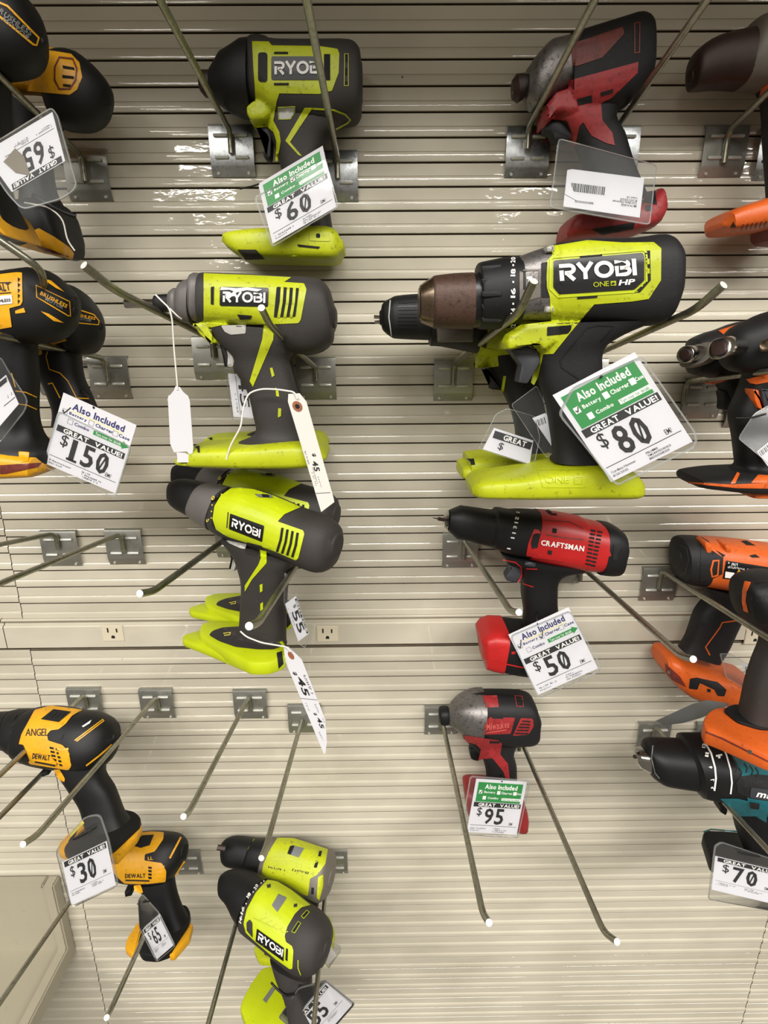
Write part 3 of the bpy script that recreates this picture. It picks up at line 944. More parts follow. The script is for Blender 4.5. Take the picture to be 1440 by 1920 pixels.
# ---- two yellow and black drills, upper left corner
t = Tool('drill', 'black and yellow drill with a blurred badge, front one in the top left corner', 'drill', (-60, 250), 165, (0, 0, 3.6))
body = t.loft('motor_housing', [((-420, -160), (-420, 500)), ((-100, -140), (-100, 520)), ((60, -90), (70, 515)), ((190, -5), (190, 490)), ((262, 140), (270, 420)), ((308, 250), (312, 320))], 'black', r1=4)
t.line('badge_frame', [(-10, 15), (50, 40), (262, 255), (248, 305), (225, 300), (-10, 105)], 14, 'yellow', 1, body)
t.text(words('BRUSHLESS'), (-40, 60), (205, 245), 34, 'mid_grey', 1, body)
t.text(words('MOTOR'), (10, 135), (190, 275), 30, 'mid_grey', 1, body)
hand = t.loft('handle', [((-200, 480), (30, 500), 20), ((-140, 900), (40, 900), 19), ((-120, 1250), (35, 1260), 20), ((-120, 1400), (75, 1390), 22), ((-120, 1500), (128, 1510), 30), ((-120, 1590), (132, 1600), 32)], 'black', lin_=True)
foot = t.loft('battery_foot', [((-160, 1400), (-160, 1590), 34), ((0, 1398), (0, 1592), 34), ((60, 1425), (60, 1600), 34), ((105, 1500), (110, 1612), 33), ((165, 1612), (172, 1640), 28)], 'yellow', n=4, r1=3)
t = Tool('drill', 'yellow drill with slatted side vents and black end, behind the front one at top left', 'drill', (300, 600), 72, (0, 0, 3.6))
gear = t.loft('motor_housing', [((-300, 330), (-300, 800)), ((0, 330), (0, 640)), ((330, 335), (300, 640)), ((420, 350), (400, 700))], 'yellow')
cap = t.loft('end_cap', [((380, 365), (330, 700)), ((430, 355), (400, 850)), ((540, 370), (480, 880)), ((660, 470), (600, 880)), ((735, 580), (690, 830)), ((755, 680), (752, 720))], 'black', r1=3, n=2.4)
t.patch('housing_shell', [(330, 338), (480, 362), (535, 420), (555, 520), (520, 605), (470, 640), (80, 605), (60, 540), (200, 500), (230, 420)], 'yellow', 1, gear)
t.line('vent_frame', [(400, 385), (370, 450), (368, 540), (400, 600), (470, 600), (510, 540), (518, 460), (490, 395)], 12, 'brick_red', 2, cap, closed=True)
t.patch('vent', [[(420, 440), (500, 455), (505, 470), (425, 460)], [(420, 505), (500, 515), (500, 530), (420, 525)], [(425, 565), (480, 572), (470, 588), (425, 582)]], 'matte_black', 2, cap, rp=4)
hand = t.loft('handle', [((60, 640), (420, 850), 20), ((120, 1000), (330, 1000), 19), ((160, 1300), (360, 1280), 19), ((150, 1420), (420, 1400), 24)], 'black')
foot = t.loft('battery_foot', [((128, 1430), (128, 1660), 28), ((200, 1365), (230, 1690), 36), ((400, 1375), (360, 1725), 38), ((470, 1530), (440, 1748), 34), ((508, 1650), (490, 1755), 26)], 'black', n=3.2, r0=2, r1=3)
t.patch('foot_shell', [(192, 1570), (262, 1540), (370, 1600), (470, 1670), (500, 1710), (490, 1752), (300, 1712), (130, 1662), (190, 1640)], 'yellow', 1, foot)
t.patch('latch_slot', [(240, 1660), (360, 1690), (440, 1728), (300, 1700)], 'brick_red', 2, foot)

# ---- two yellow and black drills, left edge second row
t = Tool('drill', 'yellow drill with black motor badge end, front one at left edge beside the 150 card', 'drill', (-60, 700), 160, (0, 460, 4.174))
body = t.loft('motor_housing', [((-420, 200), (-420, 700)), ((0, 205), (0, 700)), ((150, 190), (160, 760)), ((330, 184), (340, 772)), ((490, 300), (480, 730)), ((585, 400), (565, 640)), ((604, 470), (600, 560))], 'black', r1=4, n=2.8)
t.patch('housing_shell', [(-60, 232), (120, 210), (172, 212), (176, 440), (160, 470), (72, 492), (92, 640), (0, 656), (-60, 660)], 'yellow', 1, body, rp=8)
t.patch('vent', [[(138, 250 + k * 43), (155, 260 + k * 43), (140, 285 + k * 43)] for k in range(5)], 'matte_black', 2, body)
t.text(words('DEWALT'), (-125, 385), (80, 350), 62, 'black_ink', 2, body)
t.line('moulded_rib', [(-60, 295), (85, 288)], 6, 'black_ink', 2, body)
t.line('moulded_rib', [(-60, 380), (85, 368)], 6, 'black_ink', 2, body)
t.patch('side_label', [(-60, 400), (92, 388), (97, 455), (-60, 472)], 'white_ink', 2, body, rp=5)
t.text(words('BRUSHLESS'), (-85, 452), (82, 438), 24, 'black_ink', 3, body)
t.line('badge_frame', [(282, 312), (545, 440), (552, 552), (535, 552), (288, 405)], 9, 'yellow', 1, body, closed=True)
t.text(words('BRUSHLESS'), (310, 385), (520, 492), 30, 'yellow', 1, body)
t.text(words('MOTOR'), (350, 430), (490, 500), 26, 'mid_grey', 1, body)
t.patch('side_slot', [[(322, 255), (400, 275), (505, 365), (440, 335)], [(318, 515), (380, 535), (500, 608), (420, 592)]], 'yellow', 1, body)
t.patch('side_slot', [(118, 512), (185, 488), (200, 525), (120, 535)], 'yellow', 1, body, rp=5)
hand = t.loft('handle', [((-180, 680), (290, 700), 22), ((-180, 800), (270, 790), 20), ((-180, 1050), (290, 1050), 19), ((-180, 1300), (285, 1300), 19), ((-180, 1440), (310, 1440), 20), ((-180, 1540), (350, 1530), 26), ((-180, 1620), (425, 1600), 32), ((-180, 1680), (428, 1690), 33)], 'black')
t.line('piping', [(90, 1000), (120, 1110)], 8, 'yellow', 1, hand)
t.line('piping', [(120, 1140), (200, 1150), (290, 1190)], 8, 'yellow', 1, hand)
t.line('piping', [(130, 1240), (210, 1250), (290, 1285)], 8, 'yellow', 1, hand)
foot = t.loft('battery_foot', [((-200, 1590), (-200, 1790), 36), ((0, 1592), (0, 1796), 37), ((150, 1575), (150, 1790), 37), ((380, 1625), (370, 1775), 36), ((415, 1690), (412, 1755), 30)], 'yellow', n=4, r1=3)
t.patch('latch_slot', [(0, 1720), (330, 1700), (300, 1735), (40, 1790), (0, 1790)], 'brick_red', 1, foot)
t.patch('latch', [(145, 1612), (230, 1618), (220, 1690), (150, 1700)], 'yellow', 3, foot, rp=10)
t = Tool('drill', 'black drill with motor badge and yellow piping, second at left edge behind the 150 card', 'drill', (400, 800), 85, (0, 460, 4.174))
cap = t.loft('motor_housing', [((200, 330), (220, 760)), ((480, 300), (520, 800)), ((560, 320), (620, 850)), ((650, 385), (720, 848)), ((742, 490), (782, 760)), ((808, 600), (806, 670))], 'black', r1=3)
t.line('badge_frame', [(560, 485), (735, 542), (776, 592), (770, 622), (590, 605)], 9, 'yellow', 1, cap)
t.text(words('BRUSHLESS'), (545, 545), (745, 585), 24, 'yellow', 1, cap)
t.text(words('MOTOR'), (595, 580), (715, 600), 22, 'mid_grey', 1, cap)
t.patch('housing_shell', [(340, 775), (480, 718), (525, 745), (430, 775)], 'yellow', 1, cap)
hand = t.loft('handle', [((262, 800), (620, 840), 20), ((275, 900), (622, 900), 20), ((310, 1000), (645, 1040), 19), ((370, 1130), (690, 1140), 19), ((430, 1290), (740, 1260), 20), ((430, 1400), (800, 1400), 24)], 'black')
t.patch('housing_shell', [(270, 830), (325, 800), (330, 850), (268, 880)], 'yellow', 1, hand)
t.line('piping', [(372, 830), (360, 870), (385, 970), (470, 1000), (530, 1060), (600, 1195), (710, 1200)], 8, 'yellow', 1, hand)
t.line('piping', [(375, 1085), (410, 1078), (470, 1195)], 10, 'yellow', 1, hand)
foot = t.loft('battery_foot', [((380, 1500), (380, 1600), 32), ((600, 1480), (600, 1640), 36), ((860, 1500), (850, 1620), 30)], 'yellow', n=4, r1=3)

# ---- scuffed green impact driver and its twin behind
t = Tool('impact_driver', 'scuffed green impact driver with grey nose and chrome bit, front of its pair', 'impact driver', (900, 800), 135, (220, 480, 3.13))
t.rod('bit', (45, 280), (222, 279), 4.4, m='chrome')
t.loft('collet', [((218, 232), (222, 318)), ((240, 225), (242, 328)), ((318, 222), (318, 332))], 'black', r0=1, lin_=True)
nose = t.loft('nose_cone', [((310, 200), (310, 340)), ((340, 188), (340, 362)), ((360, 186), (362, 366)), ((384, 152), (385, 388)), ((448, 128), (442, 402))], 'grey_nose', r0=2)
t.loft('gear_flange', [((443, 104), (448, 372)), ((462, 100), (462, 384)), ((512, 104), (508, 384))], 'grey_nose', r0=1.5, n=3)
body = t.loft('motor_housing', [((506, 100), (505, 400), 29), ((700, 106), (700, 410), 31), ((930, 118), (930, 460), 33), ((1010, 122), (1015, 560), 34), ((1110, 126), (1120, 578), 35), ((1195, 140), (1210, 552), 34), ((1245, 195), (1265, 500), 30), ((1288, 300), (1284, 440), 20)], 'grey_rubber', n=2.9, r0=1, r1=5)
hand = t.loft('handle', [((470, 395), (1110, 440), 25), ((590, 500), (1060, 545), 24), ((682, 590), (1010, 600), 21), ((695, 670), (1022, 670), 20), ((765, 790), (1052, 790), 19), ((800, 930), (1085, 930), 19), ((812, 1040), (1110, 1040), 20), ((700, 1095), (1150, 1090), 26)], 'grey_rubber', n=2.7)
t.puff('trigger', [(640, 515), (690, 518), (712, 555), (692, 655), (648, 648), (655, 590)], 9, 'silver_switch', r=3, rp=14)
t.puff('trigger_pad', [(612, 520), (645, 515), (662, 580), (660, 648), (640, 650), (630, 590)], 9.5, 'black', r=2, rp=8)
foot = t.loft('battery_foot', [((462, 1105), (462, 1212), 34), ((520, 1098), (520, 1216), 36), ((800, 1085), (800, 1220), 38), ((1040, 1066), (1040, 1222), 38), ((1180, 1085), (1175, 1212), 36), ((1240, 1135), (1235, 1180), 28)], YG, n=4, r0=2, r1=3)
t.loft('foot_tongue', [((374, 1172), (378, 1198), 20), ((400, 1160), (410, 1205), 30), ((520, 1155), (520, 1212), 33)], YG, n=4, r0=2)
t.puff('trigger_guard', [(470, 400), (530, 395), (600, 420), (562, 470), (598, 514), (562, 506), (517, 464)], 20, YG, r=3, rp=8)
t.patch('housing_shell', [(506, 100), (800, 112), (1022, 124), (978, 152), (1096, 160), (1110, 195), (1076, 375), (1062, 394), (880, 402), (610, 406), (530, 424), (560, 470), (600, 515), (560, 508), (515, 465), (468, 400), (506, 378)], YG, 1, body, rp=6)
t.patch('housing_shell', [(860, 405), (918, 410), (915, 490), (795, 768), (776, 735), (850, 490)], YG, 1, hand)
t.patch('logo_plate', [(602, 180), (888, 186), (884, 298), (600, 292)], 'gloss_black', 2, body, rp=10)
t.text(block_word('RYOBI'), (618, 274), (868, 280), 70, 'logo_white', 3, body)
t.patch('scuff', [[(610, 182), (700, 190), (760, 184), (850, 196), (820, 208), (760, 200), (700, 214), (660, 198), (600, 200)], [(632, 225), (700, 212), (690, 235), (640, 240)]], 'logo_white', 3, body)
t.patch('vent', [(935, 180), (1066, 188), (1045, 356), (918, 360)], 'matte_black', 2, body, rp=8)
for k in range(3):
    t.line('vent_bar', [(968 + k * 36, 178 + k * 3), (962 + k * 36, 270), (946 + k * 36, 362)], 17, YG, 3, body)
t.patch('vent', [[(548, 182), (567, 178), (565, 286), (548, 282)], [(703, 343), (790, 350), (782, 370), (722, 375)]], 'matte_black', 2, body)
t.patch('direction_switch', [(608, 408), (755, 403), (752, 455), (665, 462), (630, 445)], 'silver_switch', 2, hand, rp=8)
t.patch('grip_tick', [[(895, 657), (910, 655), (922, 700), (907, 712)], [(928, 770), (945, 790), (950, 826), (932, 822)], [(944, 893), (962, 895), (960, 940), (942, 948)]], YG, 1, hand)
t.patch('latch_slot', [(455, 1118), (482, 1112), (484, 1155), (470, 1150), (470, 1130)], 'matte_black', 1, foot)
front = t
r = copy_tree(t.root)
r.location = t.o + Vector((-0.006, 0.068, -0.002)); r['label'] = 'second green impact driver almost hidden behind the scuffed one with chrome bit'
for ch in list(r.children):
    if ch.name.startswith('bit'):
        bpy.data.objects.remove(ch)

# ---- green drill behind the big hammer drill
t = Tool('drill', 'green drill with black ribbed chuck, mostly hidden behind the big green hammer drill', 'drill', (1020, 1300), 95, (680, 420, 3.79))
t.rod('chuck_jaw', (80, 660), (150, 665), 1.9, d=3.0)
t.rod('chuck_jaw', (86, 700), (150, 692), 1.9, d=3.0)
ch = t.loft('chuck', [((118, 610), (120, 725)), ((150, 555), (155, 768)), ((200, 527), (205, 806)), ((240, 510), (245, 816)), ((390, 496), (400, 824)), ((560, 490), (560, 828))], 'black', r0=3)
t.line('chuck_band', [(196, 540), (186, 660), (205, 800)], 8, 'silver_switch', 1, ch)
for k in range(9):
    t.line('chuck_rib', [(252, 560 + k * 26), (385, 556 + k * 27)], 5, 'gloss_black', 2, ch)
t.loft('clutch_collar', [((470, 480), (475, 872)), ((540, 470), (560, 872)), ((850, 470), (848, 930))], 'black', r0=3)
t.puff('collar_tab', [(520, 740), (775, 735), (775, 838), (530, 840)], 14, 'dull_grey', r=2, rp=14, d=22)
body = t.loft('motor_housing', [((840, 460), (800, 960), 28), ((1100, 450), (1100, 960), 30), ((1500, 440), (1500, 950), 30), ((1700, 500), (1700, 880), 24)], YG, n=3, r1=5)
hand = t.loft('handle', [((850, 900), (1300, 900), 22), ((910, 1040), (1250, 1040), 20), ((990, 1180), (1260, 1160), 19), ((1060, 1340), (1290, 1320), 19), ((1090, 1500), (1320, 1500), 20), ((1060, 1620), (1340, 1620), 24)], 'dark_rubber', n=2.7)
t.patch('housing_shell', [(800, 960), (850, 880), (955, 900), (968, 1010), (900, 1020), (800, 1022)], YG, 1, hand)
t.puff('trigger', [(845, 1028), (960, 1020), (1000, 1075), (982, 1180), (900, 1170), (915, 1110), (890, 1050)], 9, 'black', r=1.5, rp=10)
t.line('piping', [(1010, 1080), (992, 1195)], 20, YG, 1, hand)
foot = t.loft('battery_foot', [((738, 1635), (740, 1762), 34), ((860, 1625), (860, 1772), 36), ((1280, 1600), (1240, 1770), 38), ((1420, 1620), (1400, 1770), 36)], YG, n=4, r0=2, r1=3)
t.loft('foot_tongue', [((678, 1735), (680, 1775), 22), ((710, 1690), (715, 1785), 32), ((860, 1690), (860, 1784), 34)], YG, n=4, r0=2)
t.patch('latch_slot', [(738, 1668), (790, 1665), (800, 1710), (770, 1712), (765, 1690)], 'matte_black', 1, foot)

# ---- big green hammer drill
t = Tool('hammer_drill', 'large green and black hammer drill with rusty brown chuck and big logo, 80 card', 'drill', (380, 800), 182, (980, 420, 3.13))
Z3 = (680, 420, 3.79); Z4 = t.z
t.z = Z3
t.loft('chuck_ring', [((397, 450), (400, 688)), ((405, 436), (410, 700)), ((440, 410), (444, 716)), ((492, 376), (494, 736))], 'bronze_ring', lin_=True, r0=1)
t.loft('chuck', [((490, 374), (494, 738)), ((520, 366), (520, 744)), ((640, 352), (640, 746)), ((776, 346), (776, 748))], 'rust', r0=1)
t.loft('chuck_neck', [((770, 350), (772, 740)), ((820, 345), (822, 738))], 'gloss_black', lin_=True)
cl = t.loft('clutch_collar', [((815, 276), (818, 748)), ((900, 258), (900, 750)), ((985, 242), (985, 748)), ((1105, 232), (1100, 728))], 'black', r0=2, n=2.3)
for k in range(5):
    t.puff('collar_ridge', [(840, 300 + k * 90), (985, 288 + k * 92), (990, 330 + k * 92), (850, 345 + k * 88)], 2.2, 'dark_rubber', r=1, d=30 - abs(k - 1.9) * 4.5, rp=12)
for s_, y0, y1 in (('20', 275, 235), ('18', 372, 318), ('16', 525, 455), ('14', 640, 598), ('12', 740, 712)):
    t.text(words(s_), (1084, y0), (1088, y1), 34, 'white_ink', 2, cl, up=(-34, 0))
t.patch('collar_dot', [[(1064, y), (1076, y), (1076, y + 14), (1064, y + 14)] for y in (285, 405, 560, 668)], 'white_ink', 2, cl)
gear = t.loft('gear_housing', [((1095, 238), (1085, 700), 26), ((1180, 205), (1180, 690), 28), ((1290, 168), (1290, 700), 29), ((1352, 150), (1345, 705), 30)], 'cast_metal', n=3)
t.patch('gear_rib', [(1115, 330), (1140, 345), (1140, 470), (1250, 440), (1250, 330), (1135, 335), (1145, 320), (1262, 318), (1262, 520), (1130, 560), (1115, 540)], 'dull_grey', 2, gear)
t.patch('mode_mark', [(1165, 375), (1205, 370), (1205, 392), (1192, 392), (1192, 430), (1178, 430), (1178, 392), (1165, 392)], 'white_ink', 2, gear)
t.puff('screw_boss', [(1290, 170), (1345, 155), (1348, 205), (1292, 210)], 8, 'silver_switch', r=2, d=20, rp=12)
t.puff('screw_boss', [(1284, 590), (1345, 585), (1345, 630), (1284, 632)], 8, 'silver_switch', r=2, d=22, rp=12)
t.z = Z4
body = t.loft('motor_housing', [((172, 122), (162, 580), 31), ((380, 92), (380, 590), 33), ((620, 90), (620, 600), 34), ((800, 70), (790, 585), 34), ((862, 130), (850, 470), 31), ((888, 190), (880, 370), 24)], 'dark_rubber', n=3.2, r0=1, r1=5)
hand = t.loft('handle', [((20, 590), (770, 570), 26), ((70, 700), (560, 660), 24), ((90, 800), (462, 740), 21), ((100, 930), (458, 880), 20), ((140, 1060), (460, 1020), 19), ((160, 1200), (480, 1200), 19), ((170, 1300), (530, 1310), 20), ((168, 1390), (560, 1390), 24)], 'dark_rubber', n=2.8)
t.puff('trigger_guard', [(-118, 735), (-123, 692), (-104, 652), (-10, 594), (165, 572), (170, 690), (90, 738), (48, 708), (-10, 714), (-90, 736)], 24, YG, r=4, rp=14)
t.patch('housing_shell', [(172, 128), (380, 94), (590, 108), (770, 106), (814, 142), (812, 330), (740, 440), (640, 455), (420, 472), (282, 635), (180, 762), (120, 765), (90, 900), (66, 946), (48, 930), (88, 770), (84, 738), (48, 706), (-10, 712), (-90, 735), (-118, 735), (-124, 690), (-105, 650), (-15, 592), (168, 570), (163, 500), (160, 430), (140, 372), (142, 215), (172, 185)], YG, 1, body)
t.patch('logo_plate', [(182, 214), (700, 168), (714, 186), (714, 330), (657, 384), (215, 412), (180, 372)], 'gloss_black', 2, body, rp=8)
t.line('plate_frame', [(165, 205), (180, 195), (710, 152), (728, 170), (728, 335), (665, 398), (210, 428), (160, 380)], 12, 'green_clean', 2, body, closed=True)
t.text(block_word('RYOBI', 0.23), (220, 342), (672, 308), 112, 'white_ink', 3, body)
t.text(words('ONE', False), (415, 371), (508, 364), 30, YG, 3, body)
t.patch('emblem', [(516, 335), (548, 333), (549, 361), (517, 363)], YG, 3, body, rp=3)
t.patch('emblem', [[(529, 340), (535, 340), (535, 357), (529, 357)], [(522, 346), (543, 345), (543, 351), (522, 352)]], 'gloss_black', 4, body, raw=True)
t.text(words('HP'), (562, 361), (655, 354), 32, 'white_ink', 3, body, slant=0.12)
t.patch('vent', [(718, 158), (748, 155), (752, 330), (690, 400), (655, 402), (735, 330)], 'matte_black', 3, body)
t.patch('vent_fin', [[(730, 205), (745, 203), (745, 235), (730, 237)], [(730, 262), (746, 260), (746, 290), (730, 292)]], YG, 4, body)
t.patch('grip_inset', [(108, 228), (145, 220), (140, 300), (142, 372), (160, 430), (110, 432)], 'dark_rubber', 2, body, rp=8)
t.patch('vent', [[(335, 188), (465, 176), (468, 186), (338, 198)], [(320, 428), (440, 420), (438, 432), (322, 440)]], 'matte_black', 2, body)
t.patch('direction_switch', [(145, 604), (288, 593), (284, 620), (268, 642), (143, 656)], 'gloss_black', 2, hand, rp=6)
t.line('moulded_rib', [(460, 690), (540, 600), (440, 595), (380, 610), (220, 800), (228, 840), (330, 910)], 7, 'black', 2, hand)
t.z = Z3
t.puff('trigger', [(1020, 878), (1140, 858), (1232, 900), (1245, 980), (1155, 1130), (1090, 1122), (1112, 1000), (1035, 900)], 10, 'trigger_grey', r=1.5, rp=14)
t.z = Z4
foot = t.loft('battery_foot', [((-320, 1510), (-314, 1570), 24), ((-250, 1470), (-250, 1578), 34), ((-60, 1445), (-60, 1580), 38), ((60, 1420), (60, 1582), 39), ((200, 1400), (200, 1582), 39), ((400, 1385), (400, 1582), 39), ((560, 1400), (600, 1580), 37), ((650, 1480), (655, 1560), 28)], YG, n=4, r0=2, r1=3)
t.text(words('ONE', False), (135, 1522), (275, 1522), 40, 'green_clean', 3, foot)
t.line('emblem', [(305, 1484), (350, 1484), (350, 1524), (305, 1524)], 6, 'green_clean', 3, foot, closed=True)
t.line('moulded_rib', [(90, 1440), (380, 1440), (370, 1545), (120, 1545)], 6, 'green_clean', 2, foot, closed=True)

# ---- twin orange and black impact drivers, right edge
t = Tool('impact_driver', 'black and orange impact driver with steel collet, rear one of the right edge pair', 'impact driver', (700, 900), 70, (1240, 560, 5.053))
body = t.loft('motor_housing', [((256, 455), (250, 645)), ((300, 380), (300, 715)), ((430, 322), (450, 748)), ((540, 290), (560, 745)), ((760, 215), (760, 720)), ((1200, 150), (1200, 700))], 'dark_rubber', r0=4, n=2.8)
t.patch('housing_shell', [(540, 300), (730, 240), (660, 320), (600, 345)], 'orange', 1, body)
t.loft('collet_base', [((340, 430), (300, 640)), ((420, 405), (370, 640))], 'dull_grey', yaw=-42, pitch=18, d=-12, r0=2, lin_=True)
t.loft('collet', [((212, 450), (235, 608)), ((262, 448), (270, 605)), ((300, 460), (310, 590)), ((330, 450), (345, 600)), ((400, 450), (400, 600))], 'chrome', yaw=-42, pitch=18, d=-9, r0=1, lin_=True, n=2.0)
t.loft('collet_bore', [((208, 478), (226, 580)), ((250, 480), (256, 580))], 'dark_red_brown', yaw=-42, pitch=18, d=-8, r0=1, lin_=True)
hand = t.loft('handle', [((480, 720), (1000, 720), 22), ((560, 850), (900, 850), 20), ((640, 1080), (930, 1060), 19)], 'dark_rubber')
t.patch('housing_shell', [(375, 795), (540, 775), (640, 770), (540, 800), (480, 815)], 'orange', 1, hand)
t.puff('trigger', [(540, 868), (660, 858), (692, 900), (695, 1000), (680, 1060), (548, 1052), (560, 960)], 9, 'black', r=3, rp=30)
t = Tool('impact_driver', 'black and orange impact driver with steel collet, front one of the right edge pair', 'impact driver', (850, 900), 140, (1240, 560, 5.053))
body = t.loft('motor_housing', [((610, 420), (575, 560)), ((640, 340), (600, 630)), ((700, 270), (680, 690)), ((810, 215), (800, 700)), ((1000, 130), (1000, 690)), ((1400, 20), (1400, 660))], 'dark_rubber', r0=4, n=2.6)
t.loft('collet', [((545, 370), (550, 572)), ((610, 362), (600, 560)), ((640, 372), (640, 545)), ((745, 392), (745, 530))], 'chrome', yaw=-38, pitch=15, d=10, r0=2, lin_=True)
t.loft('collet_bore', [((538, 408), (540, 540)), ((590, 405), (588, 530))], 'dark_red_brown', yaw=-38, pitch=15, d=11, r0=1, lin_=True)
t.loft('collet', [((985, 385), (990, 500)), ((1080, 380), (1080, 490))], 'bronze_ring', yaw=-38, pitch=15, d=34, r0=2, lin_=True)
hand = t.loft('handle', [((780, 680), (1250, 660), 24), ((800, 760), (1200, 760), 24), ((740, 900), (1150, 900), 21), ((660, 1090), (1100, 1090), 20), ((690, 1280), (1100, 1260), 19), ((715, 1480), (1140, 1480), 20), ((720, 1580), (1200, 1580), 22), ((640, 1625), (1250, 1620), 28)], 'black')
t.patch('housing_shell', [(800, 765), (1011, 715), (1020, 790), (900, 812), (840, 800)], 'orange', 1, hand)
t.puff('trigger_guard', [(825, 852), (880, 860), (905, 960), (935, 1058), (872, 1030), (840, 960)], 8, 'orange', r=2, rp=10, d=14)
t.puff('trigger', [(900, 850), (1000, 850), (1010, 1060), (940, 1050), (915, 960)], 8, 'trigger_grey', r=2, rp=10, d=14)
foot = t.loft('battery_foot', [((250, 1690), (250, 1742), 24), ((300, 1652), (300, 1755), 32), ((540, 1622), (540, 1780), 38), ((720, 1610), (720, 1800), 38), ((1011, 1595), (1011, 1800), 38), ((1300, 1590), (1300, 1800), 38)], 'dark_rubber', n=3.6, r0=2)
t.patch('foot_shell', [[(248, 1735), (660, 1760), (1011, 1745), (1011, 1800), (720, 1796), (252, 1750)], [(720, 1640), (745, 1655), (700, 1750), (655, 1755)], [(850, 1745), (920, 1665), (1011, 1672), (1011, 1745)]], 'orange', 1, foot)
t.loft('foot_clip', [((722, 1785), (730, 1838), 24), ((800, 1780), (800, 1846), 28), ((1200, 1780), (1200, 1850), 28)], 'orange', n=4, r0=2)
# ================================================================ power tools, lower half
# ---- slanted green drill (front) and its twin
def slanted_drill():
    t = Tool('drill', 'slanted bright green drill with black chuck, front of its pair, beside the long 45 tag', 'drill', (830, 620), 150, (240, 860, 3.273), yaw=20, pitch=0)
    kw = dict(yaw=22, pitch=14)
    ch = t.loft('chuck', [((264, 160), (262, 232)), ((290, 136), (286, 286)), ((345, 122), (320, 315)), ((420, 135), (365, 340)), ((490, 155), (402, 358))], 'black', r0=6, **kw)
    cl = t.loft('clutch_collar', [((478, 150), (393, 352)), ((520, 152), (420, 375)), ((575, 162), (470, 408)), ((632, 178), (532, 442))], 'grey_nose', r0=3, **kw)
    body = t.loft('motor_housing', [((626, 178), (534, 445)), ((690, 180), (600, 485)), ((770, 186), (690, 518)), ((905, 230), (835, 566)), ((1062, 298), (1015, 638)), ((1190, 342), (1142, 692)), ((1262, 390), (1218, 688)), ((1306, 450), (1282, 610))], 'grey_rubber', r0=3, r1=4, n=2.3, **kw)
    t.patch('number_ring', [(515, 235), (548, 235), (540, 262), (508, 265)], 'gloss_black', 2, cl, rp=5)
    t.text(words('8', False), (520, 258), (536, 236), 20, 'yellow_ink', 3, cl, up=(-14, -12))
    t.text(words('6', False), (488, 392), (502, 370), 20, 'yellow_ink', 3, cl, up=(-16, -6))
    t.line('number_band', [(620, 178), (565, 225), (535, 290), (522, 360), (524, 430)], 16, 'gloss_black', 1, cl)
    for p in ((512, 280), (508, 320), (507, 360), (570, 215)):
        t.patch('collar_dot', [(p[0], p[1]), (p[0] + 8, p[1]), (p[0] + 8, p[1] + 8), (p[0], p[1] + 8)], 'yellow_ink', 2, cl)
    t.patch('housing_shell', [(632, 180), (690, 178), (770, 186), (905, 230), (1062, 296), (1010, 318), (960, 340), (918, 385), (1075, 440), (1082, 462), (1045, 610), (1030, 626), (905, 572), (830, 545), (720, 515), (610, 480), (540, 436), (518, 370), (530, 290), (570, 225)], 'green_clean', 1, body, rp=6)
    t.patch('logo_plate', [(626, 336), (836, 412), (822, 512), (618, 432)], 'gloss_black', 2, body, rp=6)
    t.text(block_word('RYOBI'), (634, 420), (808, 490), 64, 'logo_white', 3, body, up=(8, -58))
    for k in range(4):
        x = 948 + k * 31
        t.line('vent', [(x, 424 + k * 10), (x - 12, 500 + k * 11), (x - 34, 572 + k * 11)], 15, 'matte_black', 2, body)
    t.line('moulded_rib', [(614, 328), (606, 425)], 6, 'grey_rubber', 2, body)
    t.patch('gear_switch', [(775, 215), (880, 222), (892, 240), (802, 236)], 'mid_grey', 3, body, rp=5)
    t.patch('switch_slot', [(820, 216), (862, 219), (868, 236), (826, 234)], 'matte_black', 4, body, rp=3)
    t.patch('switch_slot', [(728, 512), (820, 535), (820, 550), (735, 530)], 'grey_rubber', 2, body)
    hand = t.loft('handle', [((590, 480), (1050, 620), 24), ((655, 560), (1010, 660), 23), ((690, 650), (980, 705), 21), ((712, 760), (968, 800), 19), ((706, 900), (960, 930), 19), ((698, 1050), (955, 1110), 20), ((692, 1080), (958, 1160), 22)], 'grey_rubber', n=2.6)
    t.patch('housing_shell', [(808, 560), (850, 568), (850, 640), (760, 742), (716, 818), (716, 780), (800, 650), (815, 610)], 'green_clean', 1, hand)
    t.patch('grip_tick', [[(808, 775), (825, 768), (825, 812), (810, 822)], [(812, 890), (828, 880), (828, 922), (812, 936)]], 'green_clean', 1, hand)
    t.patch('direction_switch', [(600, 500), (728, 524), (720, 555), (690, 550), (622, 520)], 'silver_switch', 3, hand, rp=6)
    t.puff('trigger', [(665, 555), (692, 565), (700, 600), (672, 680), (650, 668), (665, 600)], 8, 'silver_switch', r=2, rp=8)
    t.puff('trigger_pad', [(646, 552), (666, 555), (668, 600), (655, 668), (641, 655), (654, 600)], 8.5, 'black', r=2, rp=5)
    # battery shoe: a wide shoe seen from above with a dark inset where the handle lands
    foot = t.slab('battery_foot', [(436, 1075), (436, 1035), (455, 1005), (530, 985), (690, 990), (860, 1030), (965, 1120), (975, 1185), (960, 1215), (860, 1250), (745, 1250), (620, 1190), (480, 1110)], (700, 1060), 17, 'green_clean', r=4, rp=30)
    t.slab('foot_tongue', [(330, 1092), (345, 1075), (440, 1048), (560, 1120), (760, 1245), (760, 1265), (700, 1260), (440, 1150), (335, 1112)], (700, 1060), 10, 'green_clean', r=3, rp=12, lift=-9)
    t.patch('foot_inset', [(495, 1082), (520, 1055), (580, 1035), (690, 1028), (760, 1060), (900, 1100), (950, 1150), (890, 1170), (800, 1170), (660, 1155), (560, 1120)], 'grey_rubber', 1, foot, rp=14)
